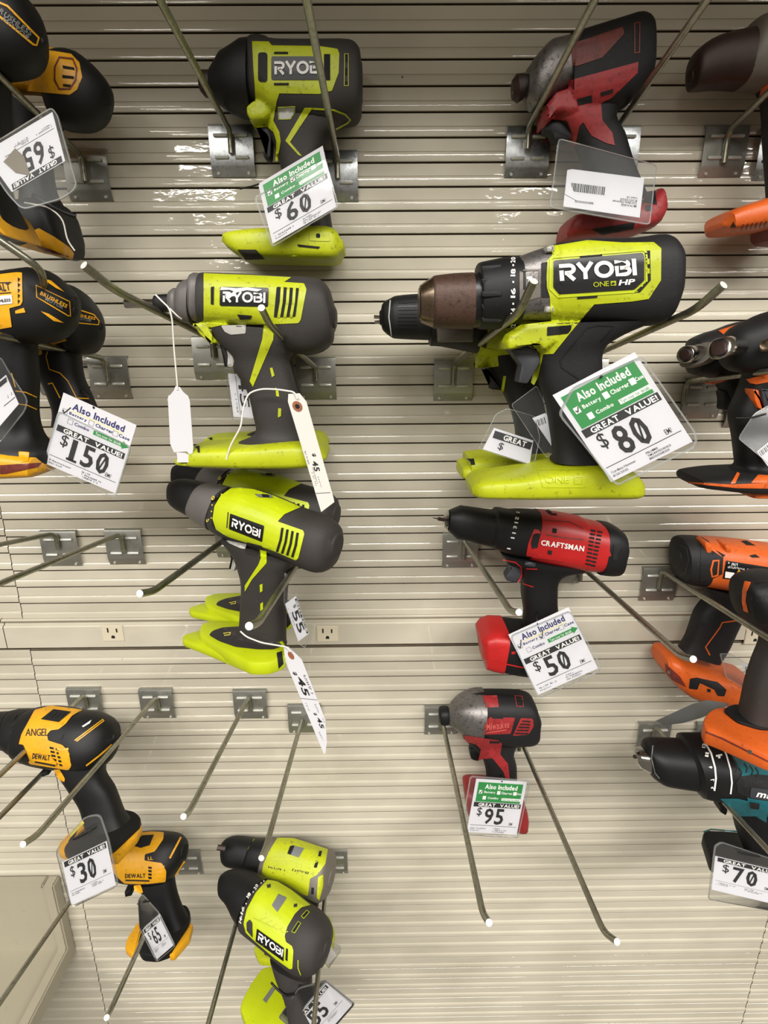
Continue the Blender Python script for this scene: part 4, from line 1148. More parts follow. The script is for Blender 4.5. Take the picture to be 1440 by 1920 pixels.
    t.line('emblem', [(585, 1072), (628, 1066), (625, 1080), (590, 1084)], 6, 'yellow_ink', 2, foot)
    t.patch('latch_slot', [(912, 1190), (945, 1180), (955, 1260), (925, 1290)], 'matte_black', 1, foot)
    return t


t = slanted_drill()
r = copy_tree(t.root)
r.location = t.o + Vector((-0.010, 0.078, 0.006)); r.rotation_euler = (0, 0, math.radians(8))
r['label'] = 'dusty green drill behind the slanted bright green one, dark end and chuck showing'

# ---- bright red drill
t = Tool('drill', 'bright red and black drill with white lettering and screwdriver bit, 50 card', 'drill', (690, 600), 85, (800, 920, 3.273))
t.rod('bit', (36, 166), (118, 181), 0.4, 2.0, m='dark_red_brown')
t.rod('bit', (70, 172), (118, 180), 2.6, m='dark_red_brown')
t.loft('chuck_tip', [((108, 150), (104, 222)), ((134, 122), (122, 240))], 'chrome', lin_=True, r0=1)
ch = t.loft('chuck', [((140, 118), (126, 242)), ((215, 96), (180, 288)), ((300, 108), (280, 308)), ((412, 124), (385, 335))], 'black', r0=2, lin_=True)
cl = t.loft('clutch_collar', [((408, 122), (386, 338)), ((432, 108), (400, 345)), ((490, 116), (450, 360)), ((520, 120), (480, 372)), ((575, 118), (535, 388)), ((692, 124), (618, 402))], 'black', r0=2)
for s_, p in (('1', (520, 262)), ('3', (526, 232)), ('1', (534, 198)), ('5', (538, 176)), ('1', (545, 135)), ('1', (512, 292)), ('1', (488, 358))):
    t.text(words(s_), (p[0] + 4, p[1]), (p[0] + 6, p[1] - (8 if s_ == '1' else 18)), 20, 'white_ink', 2, cl, up=(22, 4))
body = t.loft('motor_housing', [((686, 122), (610, 402), 30), ((740, 128), (690, 425), 31), ((820, 140), (790, 445), 32), ((950, 165), (930, 470), 33), ((965, 178), (945, 474), 33), ((1090, 206), (1075, 480), 33)], 'red', n=2.8)
cap = t.loft('end_cap', [((1078, 200), (1030, 492), 33), ((1130, 206), (1100, 500), 33), ((1190, 240), (1150, 492), 31), ((1208, 290), (1172, 440), 26)], 'black', n=3, r1=3)
t.patch('end_notch', [(1150, 330), (1200, 345), (1195, 372), (1172, 385), (1170, 430), (1140, 425)], 'dark_rubber', 2, cap)
hand = t.loft('handle', [((452, 378), (1000, 455), 25), ((480, 420), (980, 480), 24), ((565, 470), (860, 500), 22), ((580, 560), (806, 545), 20), ((582, 640), (798, 620), 19), ((596, 740), (800, 720), 19), ((588, 830), (820, 830), 21)], 'black', n=2.7)
t.puff('trigger', [(495, 440), (575, 458), (582, 520), (545, 552), (480, 540), (475, 510), (500, 480)], 9, 'trigger_grey', r=3, rp=12)
t.line('piping', [(470, 425), (545, 440), (580, 470), (585, 520), (560, 565)], 7, 'red', 1, hand)
t.line('piping', [(610, 480), (680, 482)], 6, 'red', 1, hand)
t.line('piping', [(590, 570), (655, 592)], 6, 'red', 1, hand)
t.patch('direction_switch', [(605, 432), (670, 445), (665, 468), (600, 458)], 'trigger_grey', 2, hand, rp=5)
t.patch('red_bracket', [(660, 235), (690, 240), (700, 262), (660, 268), (645, 300), (650, 345), (690, 360), (760, 400), (850, 440), (700, 420), (610, 402), (625, 320)], 'red', 2, body, rp=4)
t.patch('grip_inset', [(655, 268), (690, 260), (682, 350), (645, 358), (640, 320)], 'matte_black', 3, body, rp=8)
t.patch('vent', [[(775, 230), (800, 234), (796, 262), (770, 258)], [(745, 365), (772, 370), (765, 395), (742, 388)], [(755, 136), (800, 140), (798, 150), (760, 146)]], 'matte_black', 1, body)
for c_ in range(2):
    for k in range(10):
        x = 1008 + c_ * 42 - k * (3.6 + c_ * 1.2); y = 236 + c_ * 8 + k * 23
        if y < 470:
            t.patch('vent_hole', [(x, y), (x + 30, y + 6), (x + 29, y + 17), (x - 2, y + 11)], 'matte_black', 1, body, rp=3)
t.text(words('CRAFTSMAN'), (700, 335), (964, 374), 34, 'white_ink', 2, body)
t.line('moulded_rib', [(735, 270), (850, 290), (960, 300)], 8, 'brick_red', 1, body)
t.line('moulded_rib', [(720, 180), (880, 190), (960, 230)], 6, 'brick_red', 1, body)
t.puff('gear_switch', [(735, 125), (760, 122), (762, 142), (738, 140)], 6, 'black', r=1, rp=3)
foot = t.loft('battery_foot', [((470, 822), (430, 1056), 36), ((560, 830), (540, 1078), 37), ((700, 850), (700, 1092), 37), ((860, 960), (860, 1090), 32)], 'black', n=4, r1=4)
front = t.loft('foot_nose', [((316, 858), (320, 908), 26), ((350, 832), (342, 1036), 34), ((400, 816), (385, 1046), 36), ((482, 820), (438, 1056), 37)], 'red', n=5, r0=2, lin_=True)
t.patch('foot_nose_face', [(345, 920), (470, 925), (492, 945), (470, 965), (445, 970), (438, 1050), (345, 1034), (340, 960)], 'red', 2, front, rp=5)
t.line('piping', [(445, 1056), (560, 1080), (640, 1094)], 8, 'red', 1, foot)
t.patch('emblem', [(520, 990), (545, 985), (545, 1002), (522, 1005)], 'red', 1, foot)

# ---- orange drill with label and its neighbour
t = Tool('drill', 'orange drill with dark back end and warning label at right edge, above an outlet', 'drill', (560, 480), 52, (1150, 960, 2.4))
body = t.loft('motor_housing', [((395, 115), (385, 322)), ((540, 125), (530, 345)), ((700, 145), (690, 368)), ((1000, 190), (1000, 400))], 'orange', n=2.6)
cap = t.loft('end_cap', [((282, 160), (276, 250)), ((296, 128), (290, 290)), ((316, 112), (304, 312)), ((405, 116), (388, 325)), ((440, 150), (425, 318))], 'dark_rubber', n=2.3, r0=3)
t.line('cap_face', [(300, 150), (330, 165), (340, 215), (325, 275), (298, 285)], 5, 'grey_rubber', 1, cap)
t.patch('end_cap_side', [(396, 112), (430, 130), (440, 170), (495, 205), (490, 280), (430, 310), (390, 318)], 'dark_rubber', 1, body)
t.line('vent_frame', [(450, 220), (475, 218), (470, 285), (445, 292), (440, 260)], 9, 'orange', 2, body, closed=True)
t.patch('vent', [[(462, 172), (505, 195), (495, 203)], [(575, 130), (600, 128), (640, 150), (600, 148)], [(612, 195), (640, 190), (660, 205), (625, 205)]], 'matte_black', 2, body)
t.patch('warning_label', [(508, 218), (720, 252), (715, 318), (492, 300)], 'gloss_black', 2, body)
t.text(dots(6, 3), (515, 238), (560, 245), 13, 'white_ink', 3, body, 'fine_print')
t.text(dots(16, 4), (515, 252), (610, 264), 9, 'white_ink', 3, body, 'fine_print')
t.patch('warning_sign', [(566, 258), (588, 292), (545, 288)], 'yellow', 3, body)
t.text(words('!'), (563, 287), (569, 288), 20, 'black_ink', 4, body)
t.patch('label_block', [(505, 268), (545, 274), (543, 300), (502, 296)], 'white_ink', 3, body)
for cx in (612, 662):
    t.patch('round_sign', [(cx + 19 * math.cos(a * 0.5236), 280 + (cx - 612) * 0.12 + 17 * math.sin(a * 0.5236)) for a in range(12)], 'blue_ink', 3, body)
    t.line('sign_mark', [(cx - 7, 290), (cx, 272), (cx + 8, 290)], 5, 'white_ink', 4, body)
t.puff('housing_boss', [(388, 130), (402, 118), (425, 140), (420, 170), (400, 175)], 12, 'orange', r=2, rp=8, d=16)
t.puff('housing_boss', [(478, 140), (490, 132), (510, 150), (505, 172), (485, 170)], 12, 'orange', r=2, rp=8, d=16)
hand = t.loft('handle', [((385, 320), (690, 400), 22), ((420, 380), (600, 440), 20), ((372, 450), (560, 500), 19), ((332, 560), (515, 600), 18), ((300, 615), (470, 670), 19)], 'dark_rubber', n=2.8)
t.line('piping', [(560, 488), (490, 498), (480, 520), (415, 608), (435, 645)], 6, 'orange', 1, hand)
t.patch('screw_hole', [[(395, 495), (418, 500), (415, 518), (393, 510)]], 'matte_black', 1, hand, rp=6)
foot = t.loft('battery_foot', [((214, 624), (200, 682), 26), ((250, 622), (230, 722), 34), ((300, 645), (270, 765), 36), ((400, 682), (345, 808), 37), ((545, 715), (530, 836), 36), ((588, 722), (586, 800), 28)], 'orange', n=3.6, r0=3, r1=2)
t.patch('foot_panel', [(345, 750), (375, 745), (470, 765), (510, 800), (500, 830), (470, 828), (455, 800), (390, 770), (378, 800), (340, 795)], 'dark_rubber', 1, foot, rp=4)
t.patch('screw_hole', [(422, 795), (440, 797), (438, 812), (422, 810)], 'matte_black', 1, foot, rp=5)
t.patch('latch_slot', [(232, 680), (300, 740), (330, 790), (262, 755), (235, 720)], 'brick_red', 1, foot)
t.patch('screw', [(246, 712), (258, 714), (256, 730), (245, 727)], 'chrome', 2, foot, rp=4)
t = Tool('impact_driver', 'orange impact driver with round dark back end, right edge directly above the teal drill', 'impact driver', (740, 640), 165, (1150, 960, 2.4))
body = t.loft('motor_housing', [((557, 380), (562, 432)), ((568, 320), (582, 480)), ((590, 292), (620, 520)), ((640, 275), (668, 540)), ((720, 270), (740, 552)), ((900, 290), (900, 570))], 'dark_rubber', n=2.2, r0=4)
t.patch('rim_arc', [(590, 310), (620, 315), (600, 360), (595, 400), (608, 455), (585, 445), (578, 400), (580, 350)], 'orange', 1, body, rp=4)
t.patch('back_plate', [(612, 350), (640, 318), (700, 312), (700, 500), (660, 500), (625, 470), (608, 400)], 'black', 1, body, rp=12)
t.text(words('RIDGID'), (620, 405), (700, 400), 30, 'dark_rubber', 2, body)
hand = t.loft('handle', [((680, 530), (860, 560), 22), ((672, 600), (820, 620), 20), ((638, 680), (790, 690), 19), ((605, 780), (765, 800), 19), ((588, 880), (745, 910), 21), ((575, 930), (750, 950), 23)], 'grey_rubber', n=2.7)
foot = t.slab('battery_foot', [(402, 945), (415, 908), (450, 880), (540, 868), (640, 885), (800, 960), (860, 1030), (800, 1110), (700, 1095), (600, 1050), (480, 1000), (415, 975)], (620, 930), 22, 'orange', r=4, rp=26)
t.slab('handle_collar', [(492, 885), (540, 862), (620, 868), (760, 930), (760, 975), (660, 970), (560, 940)], (620, 930), 5, 'black', r=1.5, rp=20, lift=4)
t.line('foot_seam', [(415, 990), (490, 1020), (600, 1075), (700, 1125)], 7, 'brick_red', 1, foot)
t.patch('screw', [(606, 1070), (624, 1072), (622, 1092), (605, 1088)], 'chrome', 2, foot, rp=6)

# ---- teal drill
t = Tool('drill', 'teal and black drill with silver chuck tip and white collar rings, 70 card', 'drill', (560, 1280), 150, (1150, 960, 2.4))
t.rod('chuck_jaw', (92, 1100), (135, 1108), 2.2, m='dark_red_brown')
t.loft('chuck_tip', [((100, 1078), (100, 1125)), ((112, 1072), (112, 1140)), ((148, 1070), (150, 1158))], 'chrome', lin_=True, r0=1)
ch = t.loft('chuck', [((146, 1055), (152, 1160)), ((160, 1046), (165, 1175)), ((188, 1042), (205, 1198)), ((260, 1046), (270, 1210)), ((335, 1050), (352, 1220))], 'black', r0=2)
t.line('chuck_band', [(178, 1050), (172, 1110), (188, 1175), (208, 1200)], 5, 'mid_grey', 1, ch)
cl = t.loft('clutch_collar', [((322, 1048), (345, 1225)), ((336, 1034), (362, 1240)), ((420, 1036), (460, 1258)), ((490, 1036), (530, 1272))], 'black', r0=2)
t.line('collar_ring', [(412, 1036), (440, 1085), (458, 1150), (462, 1200), (455, 1255)], 8, 'white_ink', 1, cl)
t.line('collar_ring', [(478, 1036), (508, 1090), (528, 1160), (534, 1220), (528, 1270)], 7, 'white_ink', 1, cl)
for s_, p in (('13', (398, 1060)), ('11', (412, 1100)), ('9', (428, 1152)), ('7', (436, 1208)), ('5', (438, 1245))):
    t.text(words(s_), (p[0], p[1]), (p[0] + 3, p[1] - (20 if len(s_) > 1 else 10)), 14, 'white_ink', 2, cl, up=(16, 3))
t.line('mode_mark', [(462, 1098), (490, 1092)], 8, 'white_ink', 2, cl); t.line('mode_mark', [(474, 1092), (478, 1108)], 10, 'white_ink', 2, cl)
t.line('mode_mark', [(445, 1050), (465, 1050)], 7, 'white_ink', 2, cl)
body = t.loft('motor_housing', [((484, 1034), (528, 1274)), ((600, 1080), (640, 1318)), ((720, 1115), (740, 1350)), ((1000, 1180), (1000, 1420))], 'teal', n=2.5)
t.patch('side_inset', [(552, 1215), (575, 1190), (640, 1180), (760, 1190), (760, 1310), (620, 1290), (560, 1265)], 'dark_rubber', 1, body, rp=8)
t.patch('logo_plate', [(620, 1240), (780, 1262), (780, 1312), (615, 1285)], 'trigger_grey', 2, body, rp=5)
t.text(words('makita'), (642, 1282), (815, 1310), 30, 'white_ink', 3, body, slant=0.05)
for p in ((545, 1130), (565, 1150), (590, 1130), (615, 1140), (640, 1150)):
    t.line('scribble', [(p[0], p[1]), (p[0] + 14, p[1] + 22), (p[0] + 8, p[1] + 44)], 5, 'black_ink', 1, body)
hand = t.loft('handle', [((500, 1290), (800, 1340), 24), ((540, 1350), (800, 1390), 23), ((558, 1430), (790, 1450), 21), ((600, 1540), (800, 1560), 20), ((610, 1600), (840, 1600), 22)], 'black', n=2.7)
t.patch('housing_shell', [(480, 1290), (560, 1290), (640, 1310), (690, 1330), (690, 1400), (640, 1370), (560, 1370), (520, 1330)], 'teal', 1, hand, rp=6)
t.patch('vent', [(612, 1305), (660, 1312), (655, 1340), (618, 1335)], 'matte_black', 2, hand, rp=5)
t.puff('trigger', [(462, 1295), (480, 1290), (500, 1320), (490, 1345), (465, 1330)], 9, 'black', r=2, rp=8)
foot = t.slab('battery_foot', [(402, 1450), (412, 1428), (560, 1436), (760, 1490), (800, 1600), (700, 1640), (560, 1610), (440, 1570)], (600, 1560), 20, 'black', r=4, rp=18)
t.line('foot_trim', [(405, 1440), (440, 1428), (560, 1438)], 7, 'teal', 1, foot)

# ---- small dark red impact driver
t = Tool('impact_driver', 'small dark red and black impact driver with grey nose, above the 95 card', 'impact driver', (600, 500), 48, (760, 1260, 3.429))
t.loft('collet', [((214, 248), (218, 318)), ((228, 234), (230, 328)), ((266, 230), (268, 326)), ((284, 240), (286, 312))], 'black', r0=1)
nose = t.loft('nose_cone', [((278, 228), (278, 318)), ((350, 172), (340, 362)), ((440, 142), (415, 402)), ((512, 138), (462, 412))], 'cast_metal', r0=2)
body = t.loft('motor_housing', [((500, 138), (456, 412), 28), ((600, 140), (590, 436), 30), ((740, 145), (730, 440), 30), ((812, 168), (815, 432), 28), ((842, 220), (846, 390), 24), ((858, 260), (856, 330), 18)], 'dark_rubber', n=2.9, r0=1, r1=4)
t.patch('top_strip', [(435, 138), (520, 126), (600, 136), (740, 146), (740, 160), (590, 152), (510, 148)], 'black', 2, body)
t.patch('housing_shell', [(495, 150), (590, 150), (602, 225), (520, 228)], 'worn_red', 1, body, rp=5)
t.patch('logo_patch', [(540, 290), (706, 294), (678, 398), (500, 404), (512, 335)], 'worn_red', 1, body, rp=8)
t.text(words('Milwaukee', False), (522, 378), (668, 358), 48, 'pale_red', 2, body, slant=0.04)
t.line('emblem', [(520, 392), (600, 380), (650, 372)], 5, 'pale_red', 2, body)
t.patch('vent_panel', [(742, 296), (820, 300), (826, 350), (792, 402), (690, 412)], 'worn_red', 1, body, rp=10)
for k in range(5):
    t.line('vent', [(752 - k * 11, 316 + k * 20), (806 - k * 4, 320 + k * 19)], 9, 'matte_black', 2, body)
t.line('vent_frame', [(704, 152), (752, 156), (760, 222), (718, 220)], 6, 'worn_red', 1, body, closed=True)
t.patch('vent', [[(722, 180), (738, 180), (738, 215), (724, 215)], [(744, 180), (756, 180), (758, 215), (746, 215)], [(555, 290), (630, 292), (630, 302), (560, 300)]], 'matte_black', 2, body)
hand = t.loft('handle', [((366, 405), (762, 432), 22), ((400, 440), (715, 455), 21), ((480, 520), (694, 520), 20), ((510, 600), (712, 590), 18), ((522, 680), (716, 690), 18), ((510, 780), (730, 790), 20)], 'dark_rubber', n=2.7)
t.patch('housing_shell', [(366, 406), (600, 440), (622, 462), (610, 530), (660, 590), (672, 688), (645, 688), (630, 640), (560, 555), (500, 560), (468, 570), (486, 500), (460, 470), (392, 448)], 'worn_red', 1, hand, rp=4)
t.puff('trigger', [(415, 472), (468, 468), (492, 510), (466, 552), (420, 542), (408, 510)], 9, 'black', r=3, rp=14)
t.patch('direction_switch', [(545, 444), (612, 446), (605, 460), (540, 458)], 'matte_black', 2, hand)
foot = t.loft('battery_foot', [((376, 720), (382, 790), 20), ((420, 710), (415, 900), 27), ((600, 730), (600, 950), 29), ((740, 790), (735, 980), 28), ((776, 880), (766, 975), 22)], 'worn_red', n=3.6, r0=3, r1=3)

# ---- yellow drill with scribbled name
t = Tool('drill', 'yellow and black drill with a scribbled name at lower left, above the 30 card', 'drill', (430, 420), 128, (0, 1280, 3))
kw = dict(yaw=12, pitch=36)
ch = t.loft('chuck', [((-120, 190), (-130, 330)), ((-60, 175), (-70, 370)), ((10, 162), (-10, 372)), ((70, 158), (40, 385)), ((100, 152), (70, 395))], 'black', r0=4, **kw)
cl = t.loft('clutch_collar', [((90, 158), (55, 388)), ((130, 146), (85, 408)), ((205, 146), (125, 430))], 'black', r0=2, **kw)
for k in range(5):
    t.line('collar_rib', [(95 + k * 3 - k * 9, 175 + k * 42), (70 + k * 3 - k * 9, 205 + k * 42)], 10, 'dark_rubber', 2, cl)
body = t.loft('motor_housing', [((200, 148), (115, 440)), ((288, 128), (200, 470)), ((380, 132), (310, 490)), ((470, 150), (405, 500)), ((560, 165), (520, 492)), ((630, 210), (600, 430)), ((660, 275), (652, 330))], 'black', r0=2, r1=3, n=2.6, **kw)
t.patch('housing_shell', [(195, 152), (285, 128), (380, 140), (468, 152), (440, 165), (405, 185), (370, 230), (330, 262), (285, 268), (265, 290), (270, 325), (350, 350), (385, 385), (400, 470), (385, 494), (300, 480), (170, 460), (150, 440), (105, 345), (120, 290)], 'yellow', 1, body, rp=8)
t.patch('gear_window', [(228, 205), (300, 148), (400, 162), (330, 222)], 'matte_black', 2, body, rp=4)
for k in range(4):
    t.line('window_rib', [(255 + k * 30, 200 - k * 4), (290 + k * 28, 170 - k * 3)], 5, 'dark_rubber', 3, body)
t.patch('front_clip', [(105, 345), (130, 350), (165, 440), (150, 455), (120, 420)], 'black', 2, body, rp=6)
for k, (w_, x) in enumerate(((26, 278), (20, 312))):
    for q in range(5):
        y = 360 + q * 22 + (8 if k else 0)
        t.patch('vent', [(x + q * 5, y), (x + q * 5 + w_ - 4, y + 4), (x + q * 5 + w_ - 2, y + 16), (x + q * 5 + 2, y + 12)], 'matte_black', 2, body)
for q in range(4):
    t.line('cooling_fin', [(320 + q * 10, 372 + q * 28), (355 + q * 10, 378 + q * 28), (385 + q * 5, 372 + q * 30)], 13, 'yellow', 3, body)
t.patch('name_plate', [(172, 400), (280, 408), (318, 452), (318, 474), (200, 448)], 'yellow', 2, body, rp=4)
t.text(words('DEWALT'), (180, 428), (278, 440), 32, 'black_ink', 3, body)
t.line('name_bar', [(195, 446), (310, 468)], 10, 'black_ink', 3, body)
t.text(words('ANGEL', False), (142, 300), (268, 300), 42, 'black_ink', 2, body, slant=0.03)
t.line('cap_line', [(420, 325), (578, 206), (584, 214), (430, 330)], 7, 'yellow', 1, body)
t.line('cap_line', [(484, 468), (560, 410), (630, 348)], 9, 'yellow', 1, body)
t.patch('scuff', [(460, 245), (515, 208), (505, 228), (468, 250)], 'white_ink', 2, body)
t.patch('torque_mark', [(272, 295), (330, 288), (360, 290), (345, 320), (280, 318)], 'black', 2, body)
hk = dict(yaw=0, pitch=18)
hand = t.loft('handle', [((300, 440), (600, 430), 21), ((350, 520), (585, 510), 20), ((400, 600), (635, 590), 19), ((455, 690), (668, 670), 18), ((480, 770), (690, 730), 19), ((500, 830), (720, 780), 21)], 'black', n=2.6, **hk)
t.patch('trigger', [(300, 490), (335, 488), (365, 540), (362, 560), (330, 545)], 'yellow', 2, hand, rp=5)
t.puff('trigger_switch', [(242, 482), (290, 472), (298, 490), (262, 502)], 10, 'black', r=2, rp=6)
base = t.slab('battery_foot', [(352, 940), (372, 900), (510, 800), (640, 742), (690, 705), (760, 722), (792, 752), (788, 800), (640, 940), (540, 985), (420, 975)], (560, 850), 14, 'black', r=3, rp=20)
t.slab('foot_rail', [(330, 948), (328, 905), (380, 850), (470, 768), (500, 790), (400, 880), (372, 960)], (560, 850), 13, 'yellow', r=2.5, rp=10, lift=-5)
t.slab('foot_rail', [(620, 925), (780, 782), (798, 800), (770, 860), (655, 985), (615, 980)], (560, 850), 13, 'yellow', r=2.5, rp=10, lift=-5)
t.patch('warning_label', [(385, 850), (465, 775), (475, 790), (400, 868)], 'yellow_ink', 1, t.root)

# ---- smaller yellow drill
t = Tool('drill', 'small yellow and black drill below the 30 card, its own card reading 65', 'drill', (880, 1080), 92, (0, 1280, 3))
kw = dict(yaw=8, pitch=40)
body = t.loft('motor_housing', [((600, 960), (640, 1090)), ((660, 900), (680, 1120)), ((740, 850), (730, 1132)), ((830, 832), (820, 1135)), ((930, 836), (930, 1126)), ((1005, 850), (985, 1080)), ((1052, 895), (1036, 1000))], 'black', r1=3, n=2.6, **kw)
t.patch('housing_shell', [(600, 950), (660, 895), (760, 846), (850, 836), (922, 840), (918, 880), (870, 950), (815, 965), (812, 1000), (910, 1015), (935, 1060), (932, 1122), (820, 1134), (700, 1132), (660, 1095), (630, 1060)], 'yellow', 1, body, rp=8)
t.patch('gear_window', [(738, 912), (800, 858), (866, 854), (842, 914), (790, 930)], 'matte_black', 2, body, rp=4)
t.patch('name_plate', [(700, 1070), (820, 1068), (845, 1108), (705, 1112)], 'yellow', 2, body, rp=4)
t.text(words('DEWALT'), (703, 1100), (818, 1098), 24, 'black_ink', 3, body)
t.line('name_bar', [(705, 1112), (840, 1116)], 8, 'black_ink', 3, body)
for q in range(4):
    t.patch('vent', [(832, 1035 + q * 19), (852, 1036 + q * 19), (854, 1048 + q * 19), (836, 1047 + q * 19)], 'matte_black', 2, body)
    t.line('cooling_fin', [(868, 1040 + q * 22), (925, 1036 + q * 24)], 13, 'yellow', 3, body)
t.line('cap_line', [(955, 988), (1018, 868)], 10, 'yellow', 1, body)
t.line('cap_line', [(985, 1088), (1038, 1005)], 8, 'yellow', 1, body)
t.text(words('LL'), (832, 998), (860, 996), 18, 'yellow', 2, body)
hk = dict(yaw=0, pitch=15)
hand = t.loft('handle', [((770, 1110), (975, 1085), 19), ((815, 1180), (985, 1160), 18), ((870, 1250), (1000, 1220), 17), ((900, 1310), (1020, 1280), 18), ((900, 1370), (1050, 1340), 20)], 'black', n=2.6, **hk)
t.patch('trigger', [(752, 1142), (790, 1135), (805, 1180), (792, 1188), (755, 1172)], 'yellow', 2, t.root, rp=5)
t.puff('trigger_switch', [(712, 1148), (750, 1140), (755, 1170), (716, 1178)], 9, 'black', r=2, rp=6)
base = t.slab('battery_foot', [(772, 1480), (785, 1420), (840, 1330), (960, 1250), (1050, 1245), (1072, 1290), (1060, 1360), (960, 1510), (880, 1538), (795, 1530)], (930, 1400), 15, 'black', r=3, rp=20)
t.slab('foot_rail', [(702, 1490), (712, 1440), (765, 1355), (812, 1330), (790, 1420), (765, 1520), (745, 1530)], (930, 1400), 14, 'yellow', r=2.5, rp=10, lift=-3)
t.slab('foot_rail', [(950, 1530), (1066, 1350), (1085, 1355), (1065, 1430), (980, 1528)], (930, 1400), 14, 'yellow', r=2.5, rp=8, lift=-5)

# ---- two green drills at the bottom
t = Tool('drill', 'dusty small green drill with grey back end, upper of the bottom pair', 'drill', (700, 560), 62, (360, 1480, 4))
kw = dict(yaw=16, pitch=38)
t.rod('bit', (190, 435), (250, 445), 4.0, m='dark_red_brown')
ch = t.loft('chuck', [((222, 445), (226, 505)), ((245, 385), (248, 560)), ((300, 350), (285, 585)), ((390, 352), (350, 596)), ((480, 368), (408, 602))], 'black', r0=4, **kw)
t.line('chuck_ring', [(468, 372), (425, 440), (405, 520), (402, 598)], 8, 'green', 1, ch)
cl = t.loft('clutch_collar', [((476, 368), (408, 604)), ((540, 370), (465, 625)), ((610, 372), (528, 640))], 'black', r0=2, **kw)
body = t.loft('motor_housing', [((602, 366), (522, 642)), ((680, 358), (600, 672)), ((770, 366), (700, 705)), ((900, 408), (840, 780)), ((1000, 442), (930, 830)), ((1050, 480), (985, 835)), ((1070, 580), (1040, 740))], 'dull_grey', r0=2, r1=3, n=3, **kw)
t.patch('housing_shell', [(640, 362), (760, 364), (905, 410), (1020, 448), (1000, 560), (940, 640), (885, 670), (870, 800), (830, 790), (690, 705), (560, 665), (522, 635), (535, 560), (580, 460)], 'green', 1, body, rp=8)
t.patch('gear_switch', [(748, 418), (842, 440), (800, 512), (712, 482)], 'mid_grey', 2, body, rp=5)
t.patch('switch_slot', [(735, 425), (770, 420), (740, 490), (715, 482)], 'matte_black', 3, body)
t.patch('vent', [[(955, 460), (976, 462), (965, 505), (945, 500)], [(930, 535), (950, 535), (935, 590), (912, 585)], [(895, 735), (915, 740), (912, 790), (893, 785)]], 'matte_black', 2, body, rp=4)
t.text(dots(9, 5), (570, 590), (700, 615), 14, 'grey_rubber', 2, body, 'fine_print')
t.text(dots(8, 6), (750, 612), (880, 640), 18, 'grey_rubber', 2, body, 'fine_print')
t.line('moulded_rib', [(600, 520), (740, 520), (880, 570), (980, 520)], 6, 'green_clean', 2, body)
t.line('moulded_rib', [(545, 640), (700, 680), (860, 745)], 6, 'green_clean', 2, body)
t.patch('side_band', [(945, 660), (985, 635), (985, 720), (955, 835), (935, 815)], 'green', 2, body, rp=6)
hk = dict(yaw=0, pitch=10)
hand = t.loft('handle', [((600, 680), (980, 740), 20), ((640, 900), (940, 920), 19), ((650, 1060), (950, 1060), 20)], 'dark_rubber', **hk)
foot = t.slab('battery_foot', [(462, 1190), (480, 1150), (640, 1060), (900, 930), (1030, 945), (1072, 1060), (1060, 1180), (900, 1240), (640, 1290), (500, 1270)], (760, 1080), 15, 'green', r=3, rp=20)
t.patch('latch_slot', [(540, 1195), (575, 1215), (570, 1250), (542, 1240)], 'matte_black', 1, foot, rp=5)

t = Tool('drill', 'large green and grey drill at the bottom edge, white numbers on black chuck', 'drill', (640, 980), 148, (360, 1480, 4))
kw = dict(yaw=24, pitch=46)
ch = t.loft('chuck', [((206, 700), (204, 780)), ((238, 630), (228, 825)), ((310, 596), (270, 870)), ((400, 600), (300, 920)), ((480, 628), (330, 980)), ((562, 670), (372, 1042))], 'black', r0=5, n=2.2, **kw)
body = t.loft('motor_housing', [((560, 674), (378, 1042)), ((620, 684), (405, 1090)), ((720, 738), (520, 1180)), ((870, 852), (700, 1330)), ((960, 915), (815, 1405)), ((1025, 1010), (925, 1385)), ((1042, 1110), (1005, 1270))], 'grey_rubber', r0=3, r1=4, n=2.5, **kw)
for s_, a, b in (('20', (478, 758), (500, 722)), ('18', (424, 820), (444, 785)), ('16', (380, 945), (396, 885)), ('14', (368, 1010), (376, 968))):
    t.text(words(s_), a, b, 26, 'white_ink', 2, ch, up=(-18, -16))
for p in ((455, 762), (402, 850), (366, 948), (515, 695), (535, 680)):
    t.patch('collar_dot', [(p[0], p[1]), (p[0] + 10, p[1] + 3), (p[0] + 8, p[1] + 14), (p[0] - 2, p[1] + 11)], 'white_ink', 2, ch)
t.patch('housing_shell', [(565, 676), (640, 690), (740, 750), (890, 866), (820, 885), (770, 935), (715, 1030), (695, 1100), (705, 1145), (750, 1175), (760, 1210), (752, 1345), (735, 1352), (620, 1270), (480, 1150), (405, 1080), (385, 1010), (410, 900), (480, 770)], 'green_clean', 1, body, rp=8)
t.patch('gear_switch', [(598, 870), (648, 783), (712, 812), (640, 922)], 'mid_grey', 2, body, rp=6)
for k in range(5):
    t.line('moulded_rib', [(455 + k * 50, 965 + k * 22), (500 + k * 46, 985 + k * 24), (560 + k * 40, 960 + k * 26)], 6, 'green', 2, body)
t.patch('logo_plate', [(486, 1045), (690, 1190), (686, 1292), (476, 1140)], 'gloss_black', 2, body, rp=5)
t.text(block_word('RYOBI'), (492, 1132), (676, 1262), 62, 'white_ink', 3, body, up=(10, -62))
t.patch('vent', [(705, 1190), (720, 1200), (716, 1290), (700, 1280)], 'matte_black', 2, body)
for P4 in ([(820, 950), (860, 906), (880, 920), (838, 968)], [(746, 1066), (796, 990), (816, 1002), (770, 1076)]):
    t.patch('vent', P4, 'matte_black', 1, body)
    t.line('vent_frame', P4, 6, 'green_clean', 2, body, closed=True)
t.patch('vent', [[(560, 715), (590, 708), (590, 735), (565, 740)], [(765, 860), (790, 855), (788, 880), (762, 885)]], 'grey_rubber', 2, body)
t.patch('grip_inset', [(408, 1000), (432, 975), (452, 1000), (455, 1115), (410, 1060)], 'grey_rubber', 2, body, rp=8)
